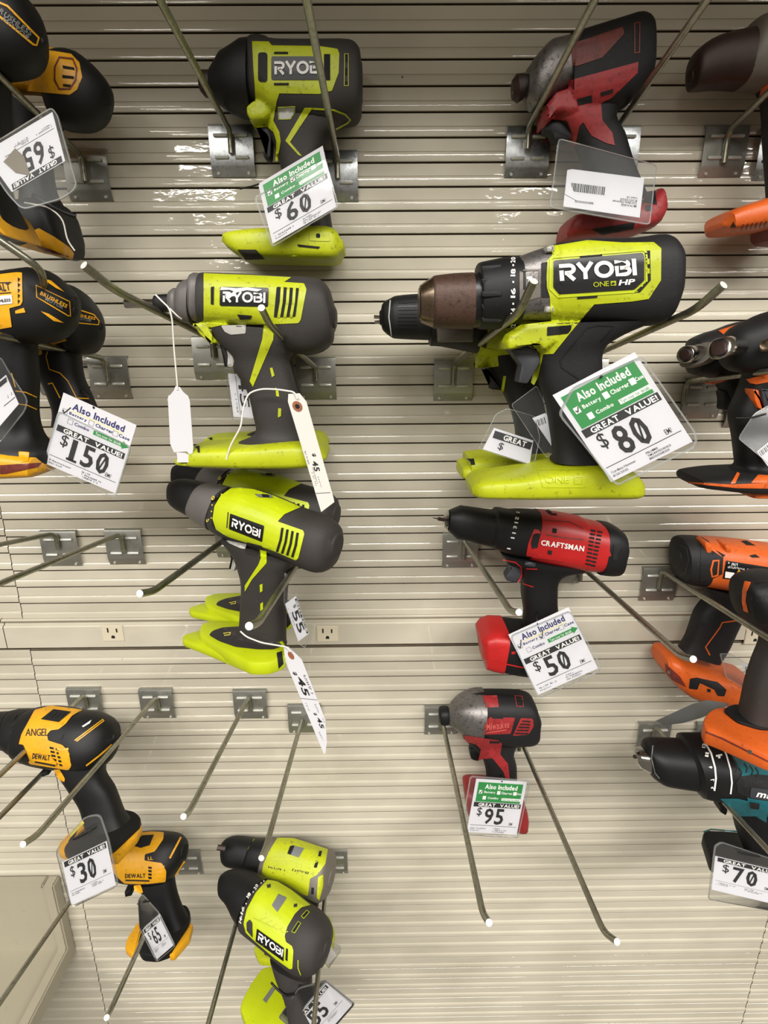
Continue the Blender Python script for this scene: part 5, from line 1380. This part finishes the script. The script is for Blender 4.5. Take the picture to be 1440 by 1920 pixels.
t.line('cap_line', [(795, 1280), (795, 1340), (815, 1395)], 6, 'green_clean', 1, body)
hk = dict(yaw=0, pitch=22)
hand = t.loft('handle', [((590, 1250), (900, 1390), 24), ((630, 1390), (900, 1480), 22), ((690, 1540), (900, 1580), 20), ((720, 1680), (930, 1700), 20), ((730, 1760), (960, 1800), 22)], 'grey_rubber', n=2.7, **hk)
t.patch('screw_hole', [(795, 1465), (822, 1462), (824, 1490), (798, 1492)], 'matte_black', 1, hand, rp=8)
foot = t.slab('battery_foot', [(358, 1640), (375, 1570), (440, 1450), (520, 1340), (590, 1318), (700, 1380), (900, 1560), (960, 1760), (860, 1900), (560, 1960), (420, 1800)], (760, 1700), 20, 'green_clean', r=4, rp=26)
t.patch('rating_label', [(530, 1580), (600, 1480), (625, 1500), (555, 1602)], 'mid_grey', 1, foot)
# ================================================================ price cards, hang tags
class Tag:
    """flat card: O corner, U along the lettering, V down the card (both full lengths)"""
    def __init__(s, name, label, tl, tr, bl, mm, mmb=None, group=None, cat='price card'):
        mmb = mm if mmb is None else mmb
        a, b, c = at(tl[0], tl[1], mm), at(tr[0], tr[1], mm), at(bl[0], bl[1], mmb)
        if tl[1] > bl[1]:      # lettering upside down: the text top hangs lowest
            a, b, c = at(tl[0], tl[1], mmb), at(tr[0], tr[1], mmb), at(bl[0], bl[1], mm)
        s.c = (a + (b - a) / 2 + (c - a) / 2)
        s.O, s.U, s.V = a - s.c, b - a, c - a
        s.N = s.U.cross(s.V).normalized()
        if s.N.dot(CAM - s.c) < 0:
            s.N = -s.N
        s.root = thing(name, label, cat, s.c, group)

    def p(s, u, v, off=0.0):
        return s.O + s.U * u + s.V * v + s.N * off / 1000

    def plate(s, name, poly, off, th, m, parent=None, rim=None, rp=0.0):
        """polygon (u, v) with thickness th mm, front face at off"""
        if rp:
            poly = [(q.x, q.y) for q in round_poly(poly, rp, 3)]
        bm = bmesh.new()
        f = [bm.verts.new(s.p(u, v, off)) for u, v in poly]
        b = [bm.verts.new(s.p(u, v, off - th)) for u, v in poly]
        n = len(poly)
        bm.faces.new(f); bm.faces.new(b[::-1])
        for i in range(n):
            q = bm.faces.new((f[i], b[i], b[(i + 1) % n], f[(i + 1) % n]))
            q.material_index = 1 if rim else 0
        bmesh.ops.recalc_face_normals(bm, faces=bm.faces[:])
        return link(name, bm, [m, rim] if rim else m, parent or s.root, smooth=0)

    def sleeve(s, poly=((-0.05, -0.05), (1.05, -0.05), (1.05, 1.05), (-0.05, 1.05)), rp=0.06, m='clear_sheet', name='clear_sleeve', rim_w=0.02):
        poly = [(q.x, q.y) for q in round_poly(poly, rp, 4)]
        o = s.plate(name, poly, 0.9, 1.5, m, rim='clear_edge')
        # heat-sealed seam round the edge
        bm = bmesh.new()
        cu = sum(q[0] for q in poly) / len(poly); cv = sum(q[1] for q in poly) / len(poly)
        inner = []
        for q in poly:
            d = Vector((q[0] - cu, q[1] - cv)); L = d.length
            d *= (L - rim_w * 1.3) / L
            inner.append((cu + d.x, cv + d.y))
        a = [bm.verts.new(s.p(u, v, 1.0)) for u, v in poly]; b = [bm.verts.new(s.p(u, v, 1.0)) for u, v in inner]
        for i in range(len(a)):
            bm.faces.new((a[i], a[(i + 1) % len(a)], b[(i + 1) % len(a)], b[i]))
        link('seam', bm, 'clear_edge', o, smooth=0)
        return o

    def ink(s, name, items, off, m, parent):
        bm = bmesh.new()
        for it in items:
            for t in it:
                try:
                    bm.faces.new([bm.verts.new(s.p(q[0], q[1], off)) for q in t])
                except ValueError:
                    pass
        return link(name, bm, m, parent, smooth=0)


def rect(u0, v0, u1, v1):
    return [[(u0, v0), (u1, v0), (u1, v1), (u0, v1)]]


def tw(s_, u0, u1, v0, v1, bold=True):
    return [[(u0 + (u1 - u0) * q[0], v1 + (v0 - v1) * q[1]) for q in t] for t in words(s_, bold)]


def td(n, u0, u1, v0, v1, seed=1):
    return [[(u0 + (u1 - u0) * q[0], v1 + (v0 - v1) * q[1]) for q in t] for t in dots(n, seed)]


def seg(a, b, w):
    return [[(q.x, q.y) for q in r] for r in ribbon([a, b], w)]


def frame(u0, v0, u1, v1, w):
    return [[(q.x, q.y) for q in r] for r in ribbon([(u0, v0), (u1, v0), (u1, v1), (u0, v1)], w, True)]


def price(pr, v0, v1, u0=0.30, wd=0.19, gap=0.03):
    """big card numerals; the naught carries a slash"""
    it = []
    for k, ch in enumerate(pr):
        a = u0 + k * (wd + gap)
        g = tw(ch, a + (wd * 0.25 if ch == '1' else 0), a + wd * (0.68 if ch == '1' else 1), v0, v1, 2)
        if ch == '1':
            g = g + rect(a + wd * 0.1, v1 - (v1 - v0) * 0.11, a + wd * 0.95, v1)
        it.append(g)
        if ch == '0':
            it.append(seg((a + wd * 0.34, v1 - (v1 - v0) * 0.18), (a + wd * 0.68, v0 + (v1 - v0) * 0.16), 0.022))
    return it


def print_card(t, card, pr, style, checks=(), scribble=None, lines=None):
    """style: 'green', 'white' or 'plain'"""
    if style == 'plain':
        b0, b1, p0, p1, l0 = 0.015, 0.135, 0.18, 0.64, 0.70
    else:
        b0, b1, p0, p1, l0 = 0.425, 0.51, 0.53, 0.83, 0.86
    if style == 'green':
        h = t.plate('header_block', [(0.06, 0.055), (0.94, 0.055), (0.94, 0.415), (0.06, 0.415)], 0.22, 0.2, 'header_green', card)
        it = [tw('Also Included', 0.20, 0.84, 0.085, 0.175), tw('Battery', 0.20, 0.42, 0.21, 0.262), tw('Charger', 0.54, 0.76, 0.21, 0.262), tw('Case', 0.84, 0.935, 0.21, 0.25),
              tw('Combo', 0.29, 0.50, 0.315, 0.355), rect(0.565, 0.325, 0.94, 0.375)]
        bx = [(0.10, 0.20), (0.455, 0.20), (0.775, 0.20), (0.19, 0.305)]
        it += [rect(u, v, u + 0.065, v + 0.065) for u, v in bx]
        t.ink('header_text', it, 0.36, 'white_ink', h)
        t.ink('header_text', [tw('Turn over for details', 0.58, 0.92, 0.333, 0.368, False)], 0.46, 'header_green', h)
        ck = []
        for k in checks:
            u, v = bx[k]
            ck += [seg((u + 0.012, v + 0.03), (u + 0.028, v + 0.055), 0.012), seg((u + 0.028, v + 0.055), (u + 0.06, v + 0.005), 0.012)]
        if ck:
            t.ink('check_mark', ck, 0.5, 'black_ink', h)
    if style == 'white':
        t.ink('header_text', [tw('Also Included', 0.16, 0.87, 0.07, 0.165), tw('Battery', 0.14, 0.38, 0.20, 0.25), tw('Charger', 0.50, 0.74, 0.20, 0.255), tw('Case', 0.82, 0.97, 0.20, 0.245), tw('Combo', 0.24, 0.44, 0.305, 0.35)], 0.2, 'navy_ink', card)
        t.ink('underline', [rect(0.16, 0.178, 0.87, 0.187)], 0.15, 'yellow_ink', card)
        bx = [(0.05, 0.195), (0.41, 0.195), (0.74, 0.195), (0.15, 0.295)]
        t.ink('check_box', [frame(u, v, u + 0.065, v + 0.065, 0.008) for u, v in bx], 0.2, 'grey_ink', card)
        h = t.ink('arrow', [rect(0.50, 0.30, 0.90, 0.36), [[(0.90, 0.275), (0.99, 0.33), (0.90, 0.385)]]], 0.2, 'header_green', card)
        t.ink('arrow_text', [tw('Turn over for details', 0.53, 0.88, 0.312, 0.35, False)], 0.3, 'white_ink', h)
        ck = []
        for k in checks:
            u, v = bx[k]
            ck += [seg((u + 0.005, v + 0.02), (u + 0.028, v + 0.058), 0.016), seg((u + 0.028, v + 0.058), (u + 0.09, v - 0.05), 0.014)]
        if ck:
            t.ink('check_mark', ck, 0.3, 'black_ink', card)
    band = t.ink('value_band', [rect(0.04, b0, 0.97, b1)] + [], 0.2, 'black_ink', card)
    t.ink('band_text', [tw('GREAT', 0.13, 0.47, b0 + (b1 - b0) * 0.15, b1 - (b1 - b0) * 0.12), tw('VALUE!', 0.56, 0.94, b0 + (b1 - b0) * 0.15, b1 - (b1 - b0) * 0.12)], 0.32, 'white_ink', band)
    n = len(pr)
    wd = 0.175 if n == 2 else 0.165
    it = price(pr, p0, p1, 0.29 if n == 2 else 0.24, wd, 0.035) + [tw('$', 0.13, 0.23, p0 - 0.01, p0 + (p1 - p0) * 0.55, False), tw('EM/', 0.80, 0.88, p1 - (p1 - p0) * 0.18, p1, False)]
    t.ink('price_text', it, 0.2, 'black_ink', card)
    L = lines or (None,) * 5
    q = l0
    boxes = ((0.50, 0.64, 0.03, 0.052, 8), (0.50, 0.78, 0.062, 0.084, 14), (0.50, 0.74, 0.094, 0.116, 12), (0.06, 0.36, 0.045, 0.07, 13), (0.06, 0.24, 0.085, 0.108, 10))
    sm = [rect(0.04, q - 0.008, 0.96, q - 0.001)]
    for k, (x, b) in enumerate(zip(L, boxes)):
        sm.append(tw(x, b[0], b[1], q + b[2], q + b[3], False) if x else td(b[4], b[0], b[1], q + b[2], q + b[3], k + len(pr) * 7 + ord(pr[0])))
    t.ink('small_print', sm, 0.2, 'black_ink', card)


def tie_mesh(t, pts, r, m, name):
    bm = bmesh.new(); tube(bm, fillet(pts, 0.006, 3), r / 1000, 8)
    bmesh.ops.recalc_face_normals(bm, faces=bm.faces[:])
    return link(name, bm, m, t.root, smooth=50)


def tie(t, pix, r=1.1, m='black', name='cable_tie'):
    return tie_mesh(t, [at(*q) - t.c for q in pix], r, m, name)


# 60 card
t = Tag('price_card', 'green headed 60 dollar card on the topmost green impact driver', (484, 345), (605, 273), (511, 457), 92, 100)
card = t.plate('card', [(0, 0), (1, 0), (1, 1), (0, 1)], 0.0, 0.4, 'paper')
print_card(t, card, '60', 'green', (0, 1), lines=(None, None, None, None, 'Impact'))
t.sleeve(((-0.10, 0.16), (1.0, 0.22), (1.04, 1.03), (-0.02, 1.06)))
tie(t, [(450, 354, 86), (470, 350, 90), (486, 345, 92)], 0.9)
# 80 card
t = Tag('price_card', 'large green headed 80 dollar card on the big green hammer drill', (1036, 741), (1190, 660), (1146, 904), 232, 244)
card = t.plate('card', [(0, 0), (1, 0), (1, 1), (0, 1)], 0.0, 0.4, 'paper')
print_card(t, card, '80', 'green', (0,), lines=('PBLHM101', 'TM244710240423', '118050518213', 'Cordless Hammer', '11/20/2025'))
t.sleeve(((-0.07, 0.18), (0.22, 0.02), (1.04, 0.06), (1.08, 0.96), (1.0, 1.06), (0.02, 1.06)))
tie(t, [(1112, 712, 200), (1122, 708, 222), (1128, 706, 236)], 1.2)
# 50 card
t = Tag('price_card', 'white 50 dollar card with two ticks on the bright red drill', (953, 1190), (1066, 1138), (1009, 1303), 122, 136)
card = t.plate('card', [(0, 0), (1, 0), (1, 1), (0, 1)], 0.0, 0.4, 'paper')
print_card(t, card, '50', 'white', (0, 1), lines=(None, None, None, None, 'Impact'))
t.sleeve(((0.02, 0.02), (1.0, 0.05), (1.06, 0.96), (1.0, 1.05), (0.03, 1.05), (-0.03, 1.0)))
tie(t, [(1010, 1140, 95), (1006, 1158, 118), (1008, 1172, 123)], 1.0)
# 95 card
t = Tag('price_card', 'small green headed 95 dollar card on the small dark red impact driver', (893, 1460), (988, 1466), (875, 1560), 92, 104)
card = t.plate('card', [(0, 0), (1, 0), (1, 1), (0, 1)], 0.0, 0.4, 'paper')
print_card(t, card, '95', 'green', (0,), lines=(None, None, None, None, 'Impact'))
t.sleeve(((-0.13, -0.05), (1.06, -0.03), (1.04, 1.05), (-0.12, 1.05)))
tie(t, [(940, 1452, 62), (942, 1460, 88), (941, 1466, 93)], 1.0)
# 150 card
t = Tag('price_card', 'white 150 dollar card at the left, on the yellow drills with motor badges', (119, 736), (256, 797), (82, 868), 165, 172)
card = t.plate('card', [(0, 0), (1, 0), (1, 1), (0, 1)], 0.0, 0.4, 'paper')
print_card(t, card, '150', 'white', (0,), lines=(None, None, None, 'Hammer', None))
t.sleeve(((0.0, 0.25), (1.02, 0.3), (1.02, 1.06), (0.0, 1.05)))
tie(t, [(150, 730, 90), (168, 745, 150), (176, 765, 166)], 1.0)
# 30 card
t = Tag('price_card', '30 dollar card in a clear sleeve, below the yellow drill with scribbled name', (116, 1617), (200, 1577), (134, 1698), 196, 206)
card = t.plate('card', [(0, 0), (1, 0), (1, 1), (0, 1)], 0.0, 0.4, 'paper')
print_card(t, card, '30', 'plain')
t.sleeve(((-0.07, -0.30), (0.10, -0.42), (0.68, -0.72), (0.99, -0.62), (1.06, 0.0), (1.06, 1.04), (0.0, 1.05), (-0.04, 0.6)), rp=0.12)
tie(t, [(138, 1574, 196), (156, 1566, 199), (172, 1556, 198), (182, 1550, 190)], 1.2)
# 65 card, small
t = Tag('price_card', '65 dollar card turned edgewise on the small yellow drill below the 30 card', (267, 1744), (298, 1717), (294, 1799), 150, 158)
card = t.plate('card', [(0, 0), (1, 0), (1, 1), (0, 1)], 0.0, 0.4, 'paper')
print_card(t, card, '65', 'plain')
t.sleeve(((-0.08, -0.1), (0.45, -0.80), (0.75, -0.85), (1.08, -0.05), (1.08, 1.06), (-0.05, 1.06)), rp=0.1)
tie(t, [(258, 1695, 120), (268, 1692, 145), (280, 1690, 150)], 1.0)
# 70 card
t = Tag('price_card', '70 dollar card cut by the right edge, on the teal drill', (1341, 1605), (1462, 1634), (1334, 1668), 205, 214)
card = t.plate('card', [(0, 0), (1, 0), (1, 1), (0, 1.0)], 0.0, 0.4, 'paper')
print_card(t, card, '70', 'plain')
t.sleeve(((-0.03, -0.30), (0.06, -0.46), (1.0, -0.30), (1.06, 1.2), (-0.04, 1.30)))
tie(t, [(1385, 1598, 205), (1400, 1602, 206), (1425, 1606, 205)], 1.0)
# bottom 55 card
t = Tag('price_card', 'tilted 55 dollar card at the bottom edge, on the large green and grey drill', (546, 1921), (612, 1843), (592, 1962), 205, 216)
card = t.plate('card', [(0, 0), (1, 0), (1, 1), (0, 1)], 0.0, 0.4, 'paper')
print_card(t, card, '55', 'plain')
t.sleeve(((-0.05, -0.45), (0.6, -0.55), (1.04, -0.06), (1.06, 1.05), (-0.05, 1.05)))
tie(t, [(508, 1842, 190), (520, 1855, 196), (535, 1868, 202), (552, 1864, 205)], 1.5)
# upside-down 65 card, top left
t = Tag('price_card', 'upside-down 65 dollar card with a torn brown patch, at upper left', (122, 302), (22, 360), (98, 210), 185, 196)
card = t.plate('card', [(0, 0), (1, 0), (1.22, 0.75), (1.22, 1.0), (0, 1)], 0.0, 0.4, 'paper')
print_card(t, card, '65', 'plain')
t.plate('torn_patch', [(0.62, 0.10), (0.85, 0.30), (1.0, 0.62), (0.75, 0.74), (0.64, 0.50)], 0.5, 0.2, 'smudge', card)
t.sleeve(((-0.10, -0.62), (0.2, -0.66), (0.9, -0.45), (1.08, 0.0), (1.35, 1.05), (-0.02, 1.08), (-0.08, 0.9)), rp=0.14, m='cloudy_sheet')
tie(t, [(62, 366, 185), (88, 382, 188), (118, 398, 182), (143, 406, 178)], 2.0)
tie(t, [(46, 380, 180), (92, 388, 186), (118, 410, 182), (126, 450, 176), (140, 470, 172)], 0.7, 'string', 'string')
# 55 card sideways on the slanted drill
t = Tag('price_card', 'sideways 55 dollar card in a clear sleeve, behind the slanted green drill handle', (556, 1121), (579, 1188), (541, 1132), 178, 182)
card = t.plate('card', [(-0.05, 0), (1, 0), (1, 1.35), (-0.05, 1.35)], 0.0, 0.4, 'paper')
t.ink('value_band', [rect(0.0, 0.03, 0.97, 0.22)], 0.2, 'black_ink', card)
t.ink('band_text', [tw('GREAT VALUE!', 0.05, 0.92, 0.06, 0.19)], 0.3, 'white_ink', card)
t.ink('price_text', price('55', 0.28, 1.02, 0.24, 0.28, 0.05) + [tw('$', 0.10, 0.20, 0.3, 0.65, False)], 0.2, 'black_ink', card)
t.ink('small_print', [td(12, 0.1, 0.6, 1.1, 1.2)], 0.2, 'black_ink', card)
t.sleeve(((-0.75, 0.30), (-0.5, -0.02), (0.0, -0.1), (1.04, -0.12), (1.25, 0.9), (1.05, 1.42), (-0.1, 1.45)), rp=0.1)
# 45 card hanging sideways behind the scuffed driver
t = Tag('price_card', 'sideways 45 dollar card half hidden behind the scuffed green driver handle', (461, 706), (470, 780), (428, 704), 118, 120)
card = t.plate('card', [(-0.05, -0.3), (1.05, -0.3), (1.05, 1), (-0.05, 1)], 0.0, 0.4, 'paper')
t.ink('price_text', price('45', -0.02, 0.50, 0.02, 0.36, 0.06), 0.2, 'black_ink', card)
t.ink('small_print', [td(12, 0.45, 0.95, 0.68, 0.76), rect(0.0, 0.58, 1.0, 0.60), tw('EM/', 0.88, 0.98, 0.44, 0.54, False)], 0.2, 'black_ink', card)
t.sleeve(((-0.16, -0.4), (1.12, -0.4), (1.13, 1.08), (-0.18, 1.15)))
# clear sleeve with barcode label, top red driver
t = Tag('card_sleeve', 'clear plastic sleeve with a white barcode label, on the worn red impact driver', (1064, 316), (1208, 334), (1056, 387), 98, 108, cat='price card')
card = t.plate('card', [(0, 0.04), (0.06, 0), (1, 0.0), (1, 1.05), (0.0, 1)], 0.0, 0.4, 'paper')
bars = []
random.seed(3)
u = 0.07
while u < 0.50:
    w_ = random.choice((0.006, 0.009, 0.014))
    bars.append(rect(u, 0.36, u + w_, 0.58)); u += w_ + random.choice((0.006, 0.009))
t.ink('barcode', bars, 0.2, 'black_ink', card)
t.ink('small_print', [[[(1 - q[0], 1.0 - q[1]) for q in tr] for tr in tw(x, u0, u1, v0, v1, False)] for x, u0, u1, v0, v1 in
                      (('118050505', 0.62, 0.86, 0.14, 0.20), ('MILWAUKEE', 0.06, 0.26, 0.20, 0.26), ('Cordless Hammer', 0.06, 0.38, 0.27, 0.33), ('11/20/2025', 0.06, 0.28, 0.34, 0.40), ('Used 20', 0.06, 0.2, 0.42, 0.47))], 0.2, 'black_ink', card)
t.plate('torn_corner', [(0.0, 0.30), (0.06, 0.40), (0.17, 0.82), (0.0, 0.68)], 0.7, 0.2, 'paper', card)
t.sleeve(((-0.16, -0.75), (1.14, -0.38), (1.14, 1.22), (-0.18, 1.08)), rp=0.08, m='cloudy_sheet')
# gleaming sleeve below the hammer drill handles
t = Tag('card_sleeve', 'shiny clear sleeve standing on the rear green battery foot, left of the 80 card', (920, 800), (1000, 826), (905, 842), 158, 166, cat='price card')
card = t.plate('card', [(0.08, 0), (1, 0), (1.1, 1), (0.0, 1.0)], 0.0, 0.4, 'paper')
t.ink('value_band', [rect(0.12, 0.10, 1.0, 0.42)], 0.2, 'black_ink', card)
t.ink('band_text', [tw('GREAT', 0.35, 0.88, 0.14, 0.38)], 0.3, 'white_ink', card)
t.ink('price_text', [tw('$', 0.3, 0.42, 0.5, 0.85, False)], 0.2, 'black_ink', card)
t.sleeve(((0.0, -0.55), (0.20, -0.95), (0.85, -1.0), (1.12, -0.2), (1.2, 1.05), (-0.1, 1.05)), rp=0.1)
t = Tag('card_sleeve', 'dark clear sleeve with a slip of label, between the two green drill handles', (998, 784), (1028, 772), (1018, 858), 176, 182, cat='price card')
card = t.plate('card', [(0, 0), (0.8, 0), (1.1, 0.2), (0.7, 0.85)], 0.0, 0.4, 'paper')
t.ink('barcode', [rect(0.15 + 0.1 * k, 0.08, 0.15 + 0.1 * k + (0.05 if k % 2 else 0.03), 0.24) for k in range(6)], 0.2, 'black_ink', card)
t.sleeve(((-1.0, -0.5), (0.75, -0.7), (1.2, 0.9), (0.2, 1.05), (0.0, 0.82)), rp=0.12)
# left edge sleeve
t = Tag('price_card', 'white card in a curved sleeve cut by the left edge, on the yellow drill handle', (-12, 722), (11, 703), (3, 790), 192, 198)
card = t.plate('card', [(-0.6, 0), (1, 0), (1.45, 0.92), (-0.4, 1.1)], 0.0, 0.4, 'paper')
t.ink('value_band', [rect(0.15, 0.05, 1.0, 0.18)], 0.2, 'black_ink', card)
t.ink('small_print', [rect(0.4, 0.68, 1.3, 0.70), td(5, 0.8, 1.25, 0.5, 0.58)], 0.2, 'black_ink', card)
t.sleeve(((-0.5, -0.5), (0.9, -0.55), (1.3, 0.0), (2.15, 1.0), (1.8, 1.2), (-0.5, 1.5)), rp=0.2)
# right edge sleeve
t = Tag('price_card', 'clear sleeve with card cut by the right edge, on the twin orange driver handles', (1419, 847), (1450, 821), (1440, 882), 172, 178)
card = t.plate('card', [(0, 0), (1.5, 0), (1.5, 1), (0.1, 0.9)], 0.0, 0.4, 'paper')
t.ink('barcode', [rect(0.08 + 0.09 * k, 0.06, 0.08 + 0.09 * k + (0.05 if k % 2 else 0.03), 0.30) for k in range(8)], 0.2, 'black_ink', card)
t.sleeve(((-0.45, -1.05), (0.8, -1.45), (2.2, -1.2), (1.7, 1.2), (0.3, 1.15)), rp=0.2, m='cloudy_sheet')
tie(t, [(1380, 784, 165), (1410, 784, 168), (1436, 776, 170)], 1.0)
# sleeve behind the orange drill foot, and the curled sleeve below
t = Tag('card_sleeve', 'clear sleeve sticking out behind the orange foot of the labelled drill', (1352, 1228), (1412, 1250), (1356, 1275), 92, 100, cat='price card')
card = t.plate('card', [(0.62, 0.0), (1, 0.0), (1.2, 0.7), (0.95, 0.8)], 0.0, 0.4, 'paper')
t.ink('barcode', [rect(0.75 + 0.05 * k, 0.1, 0.75 + 0.05 * k + 0.025, 0.5) for k in range(5)], 0.2, 'black_ink', card)
t.sleeve(((-0.05, -0.05), (0.3, -0.2), (1.1, 0.05), (1.25, 0.75), (0.9, 1.1), (0.1, 0.9)), rp=0.1, m='cloudy_sheet')
o = at(1290, 1335, 120)
t = thing('card_sleeve', 'curled grey plastic sleeve lying above the teal drill, left of the orange foot', 'price card', o)
bm = bmesh.new()
top = [(1230, 1352, 40), (1265, 1336, 70), (1300, 1320, 100), (1328, 1313, 125), (1366, 1319, 150)]
bot = [(1246, 1360, 40), (1280, 1356, 70), (1312, 1347, 100), (1345, 1334, 130), (1366, 1322, 150)]
A = [bm.verts.new(at(*q) - o) for q in top]; B = [bm.verts.new(at(*q) - o) for q in bot]
A2 = [bm.verts.new(v.co + Vector((0, 0.0012, -0.0004))) for v in A]; B2 = [bm.verts.new(v.co + Vector((0, 0.0012, -0.0004))) for v in B]
for k in range(4):
    bm.faces.new((A[k], A[k + 1], B[k + 1], B[k])); bm.faces.new((A2[k], B2[k], B2[k + 1], A2[k + 1]))
    bm.faces.new((A[k], A2[k], A2[k + 1], A[k + 1])); bm.faces.new((B[k], B[k + 1], B2[k + 1], B2[k]))
bmesh.ops.recalc_face_normals(bm, faces=bm.faces[:])
link('sheet', bm, 'mid_grey', t, smooth=60)
# sleeve behind the bottom drills; tab under the hammer drill
t = Tag('card_sleeve', 'corner of a clear sleeve behind the bottom green drills, right of them', (600, 1786), (618, 1770), (612, 1812), 110, 114, cat='price card')
t.plate('card', [(0, 0), (1, 0), (1.1, 0.9), (0.1, 1)], 0.0, 0.4, 'manila')
t.sleeve(((-0.2, -0.2), (1.0, -0.25), (1.75, 0.6), (1.6, 0.85), (0.1, 1.2)), rp=0.1)
t = Tag('card_sleeve', 'corner of a clear sleeve peeking out under the hammer drill foot', (992, 905), (1030, 905), (995, 935), 120, 124, cat='price card')
t.sleeve(((0.0, -0.6), (1.1, -0.6), (1.1, 0.7), (0.85, 1.0), (0.1, 0.75)), rp=0.1)


# ---- hang tags on string
t = Tag('hang_tag', 'blank white scalloped tag on a string from the chrome bit driver', (315, 752), (358, 752), (320, 850), 168, 170, cat='tag')
t.plate('tag_paper', [(0.0, 0.0), (-0.02, -0.02), (0.03, -0.10), (0.12, -0.12), (0.28, -0.20), (0.36, -0.28), (0.55, -0.26), (0.66, -0.18), (0.78, -0.13), (0.88, -0.10), (0.95, 0.0), (1.02, 0.9), (0.98, 1.0), (0.82, 1.02), (0.72, 0.96), (0.15, 0.98), (0.0, 0.82)], 0.0, 0.5, 'paper')
t.plate('tag_fold', [(0.25, 0.98), (0.68, 1.0), (0.95, 1.10), (0.92, 1.18), (0.25, 1.18), (0.28, 1.08)], -0.6, 0.4, 'paper')
tie(t, [(292, 553, 165), (305, 566, 168), (318, 578, 172), (323, 600, 172), (326, 650, 170), (332, 715, 168), (333, 731, 168)], 0.8, 'string', 'string')
tie(t, [(318, 578, 172), (333, 593, 170), (340, 598, 166)], 0.8, 'string', 'string')
t = Tag('hang_tag', 'long pale tag with brown eyelet and 45 price, on the scuffed green driver handle', (535, 739), (566, 737), (601, 958), 176, 182, cat='tag')
t.plate('tag_paper', [(0.02, 0.06), (0.18, 0.0), (0.86, 0.0), (1.12, 0.07), (1.05, 0.90), (1.02, 0.93), (0.02, 1.01)], 0.0, 0.5, 'manila')
ey = [(0.50 + 0.30 * math.cos(a * 0.5236), 0.105 + 0.045 * math.sin(a * 0.5236)) for a in range(12)]
e = t.plate('eyelet', ey, 0.3, 0.4, 'brown_ring')
t.plate('eyelet_hole', [(0.50 + 0.14 * math.cos(a * 0.5236), 0.105 + 0.02 * math.sin(a * 0.5236)) for a in range(12)], 0.45, 0.2, 'matte_black', e)


def along(s_, v0, v1, u0, u1, bold=True):
    """lettering running down the tag, tops towards the right"""
    return [[(u0 + (u1 - u0) * q[1], v0 + (v1 - v0) * q[0]) for q in tr] for tr in (dots(s_, s_) if isinstance(s_, int) else words(s_, bold))]


paper = t.root.children[0]
t.ink('price_text', [along('45', 0.565, 0.655, 0.36, 0.72), along('$', 0.50, 0.53, 0.5, 0.75)], 0.2, 'black_ink', paper)
t.ink('small_print', [along(14, 0.46, 0.60, 0.1, 0.2), along(10, 0.62, 0.76, 0.28, 0.36), along(8, 0.66, 0.78, 0.15, 0.23), rect(0.05, 0.84, 0.95, 0.848), along(6, 0.70, 0.80, 0.45, 0.52)], 0.2, 'grey_ink', paper)
tie(t, [(424, 862, 172), (432, 835, 174), (452, 800, 176), (456, 765, 174), (465, 737, 170), (490, 729, 168), (520, 730, 172), (552, 735, 177), (558, 748, 178)], 0.9, 'string', 'string')
t = Tag('hang_tag', 'long narrow white tag printed 45 twice, hanging below the slanted green drill', (524, 1218), (560, 1222), (596, 1394), 192, 196, cat='tag')
t.plate('tag_paper', [(0.05, 0.12), (0.30, -0.04), (0.55, -0.04), (1.0, 0.08), (0.97, 0.72), (0.55, 0.97), (0.22, 1.10), (0.10, 1.12)], 0.0, 0.5, 'paper')
ey = [(0.50 + 0.15 * math.cos(a * 0.5236), 0.05 + 0.04 * math.sin(a * 0.5236)) for a in range(12)]
t.plate('eyelet', ey, 0.3, 0.4, 'brown_ring')
paper = t.root.children[0]
t.ink('price_text', [along('45', 0.27, 0.47, 0.30, 0.66), along('$', 0.22, 0.26, 0.2, 0.42)], 0.2, 'black_ink', paper)
t.ink('price_text', [along('45', 0.70, 0.82, 0.50, 0.74), along('$', 0.65, 0.68, 0.44, 0.62)], 0.2, 'black_ink', paper)
t.ink('small_print', [along(9, 0.24, 0.45, 0.74, 0.88)], 0.2, 'black_ink', paper)
t.ink('small_print', [rect(0.06, 0.50, 0.96, 0.508), along(8, 0.55, 0.64, 0.2, 0.3), along(6, 0.55, 0.65, 0.7, 0.8), along(9, 0.86, 0.96, 0.3, 0.4), along(7, 0.70, 0.8, 0.82, 0.9)], 0.2, 'grey_ink', paper)
tie(t, [(451, 1184, 180), (462, 1194, 186), (490, 1205, 192), (520, 1210, 194), (538, 1213, 194), (545, 1222, 194)], 0.9, 'string', 'string')
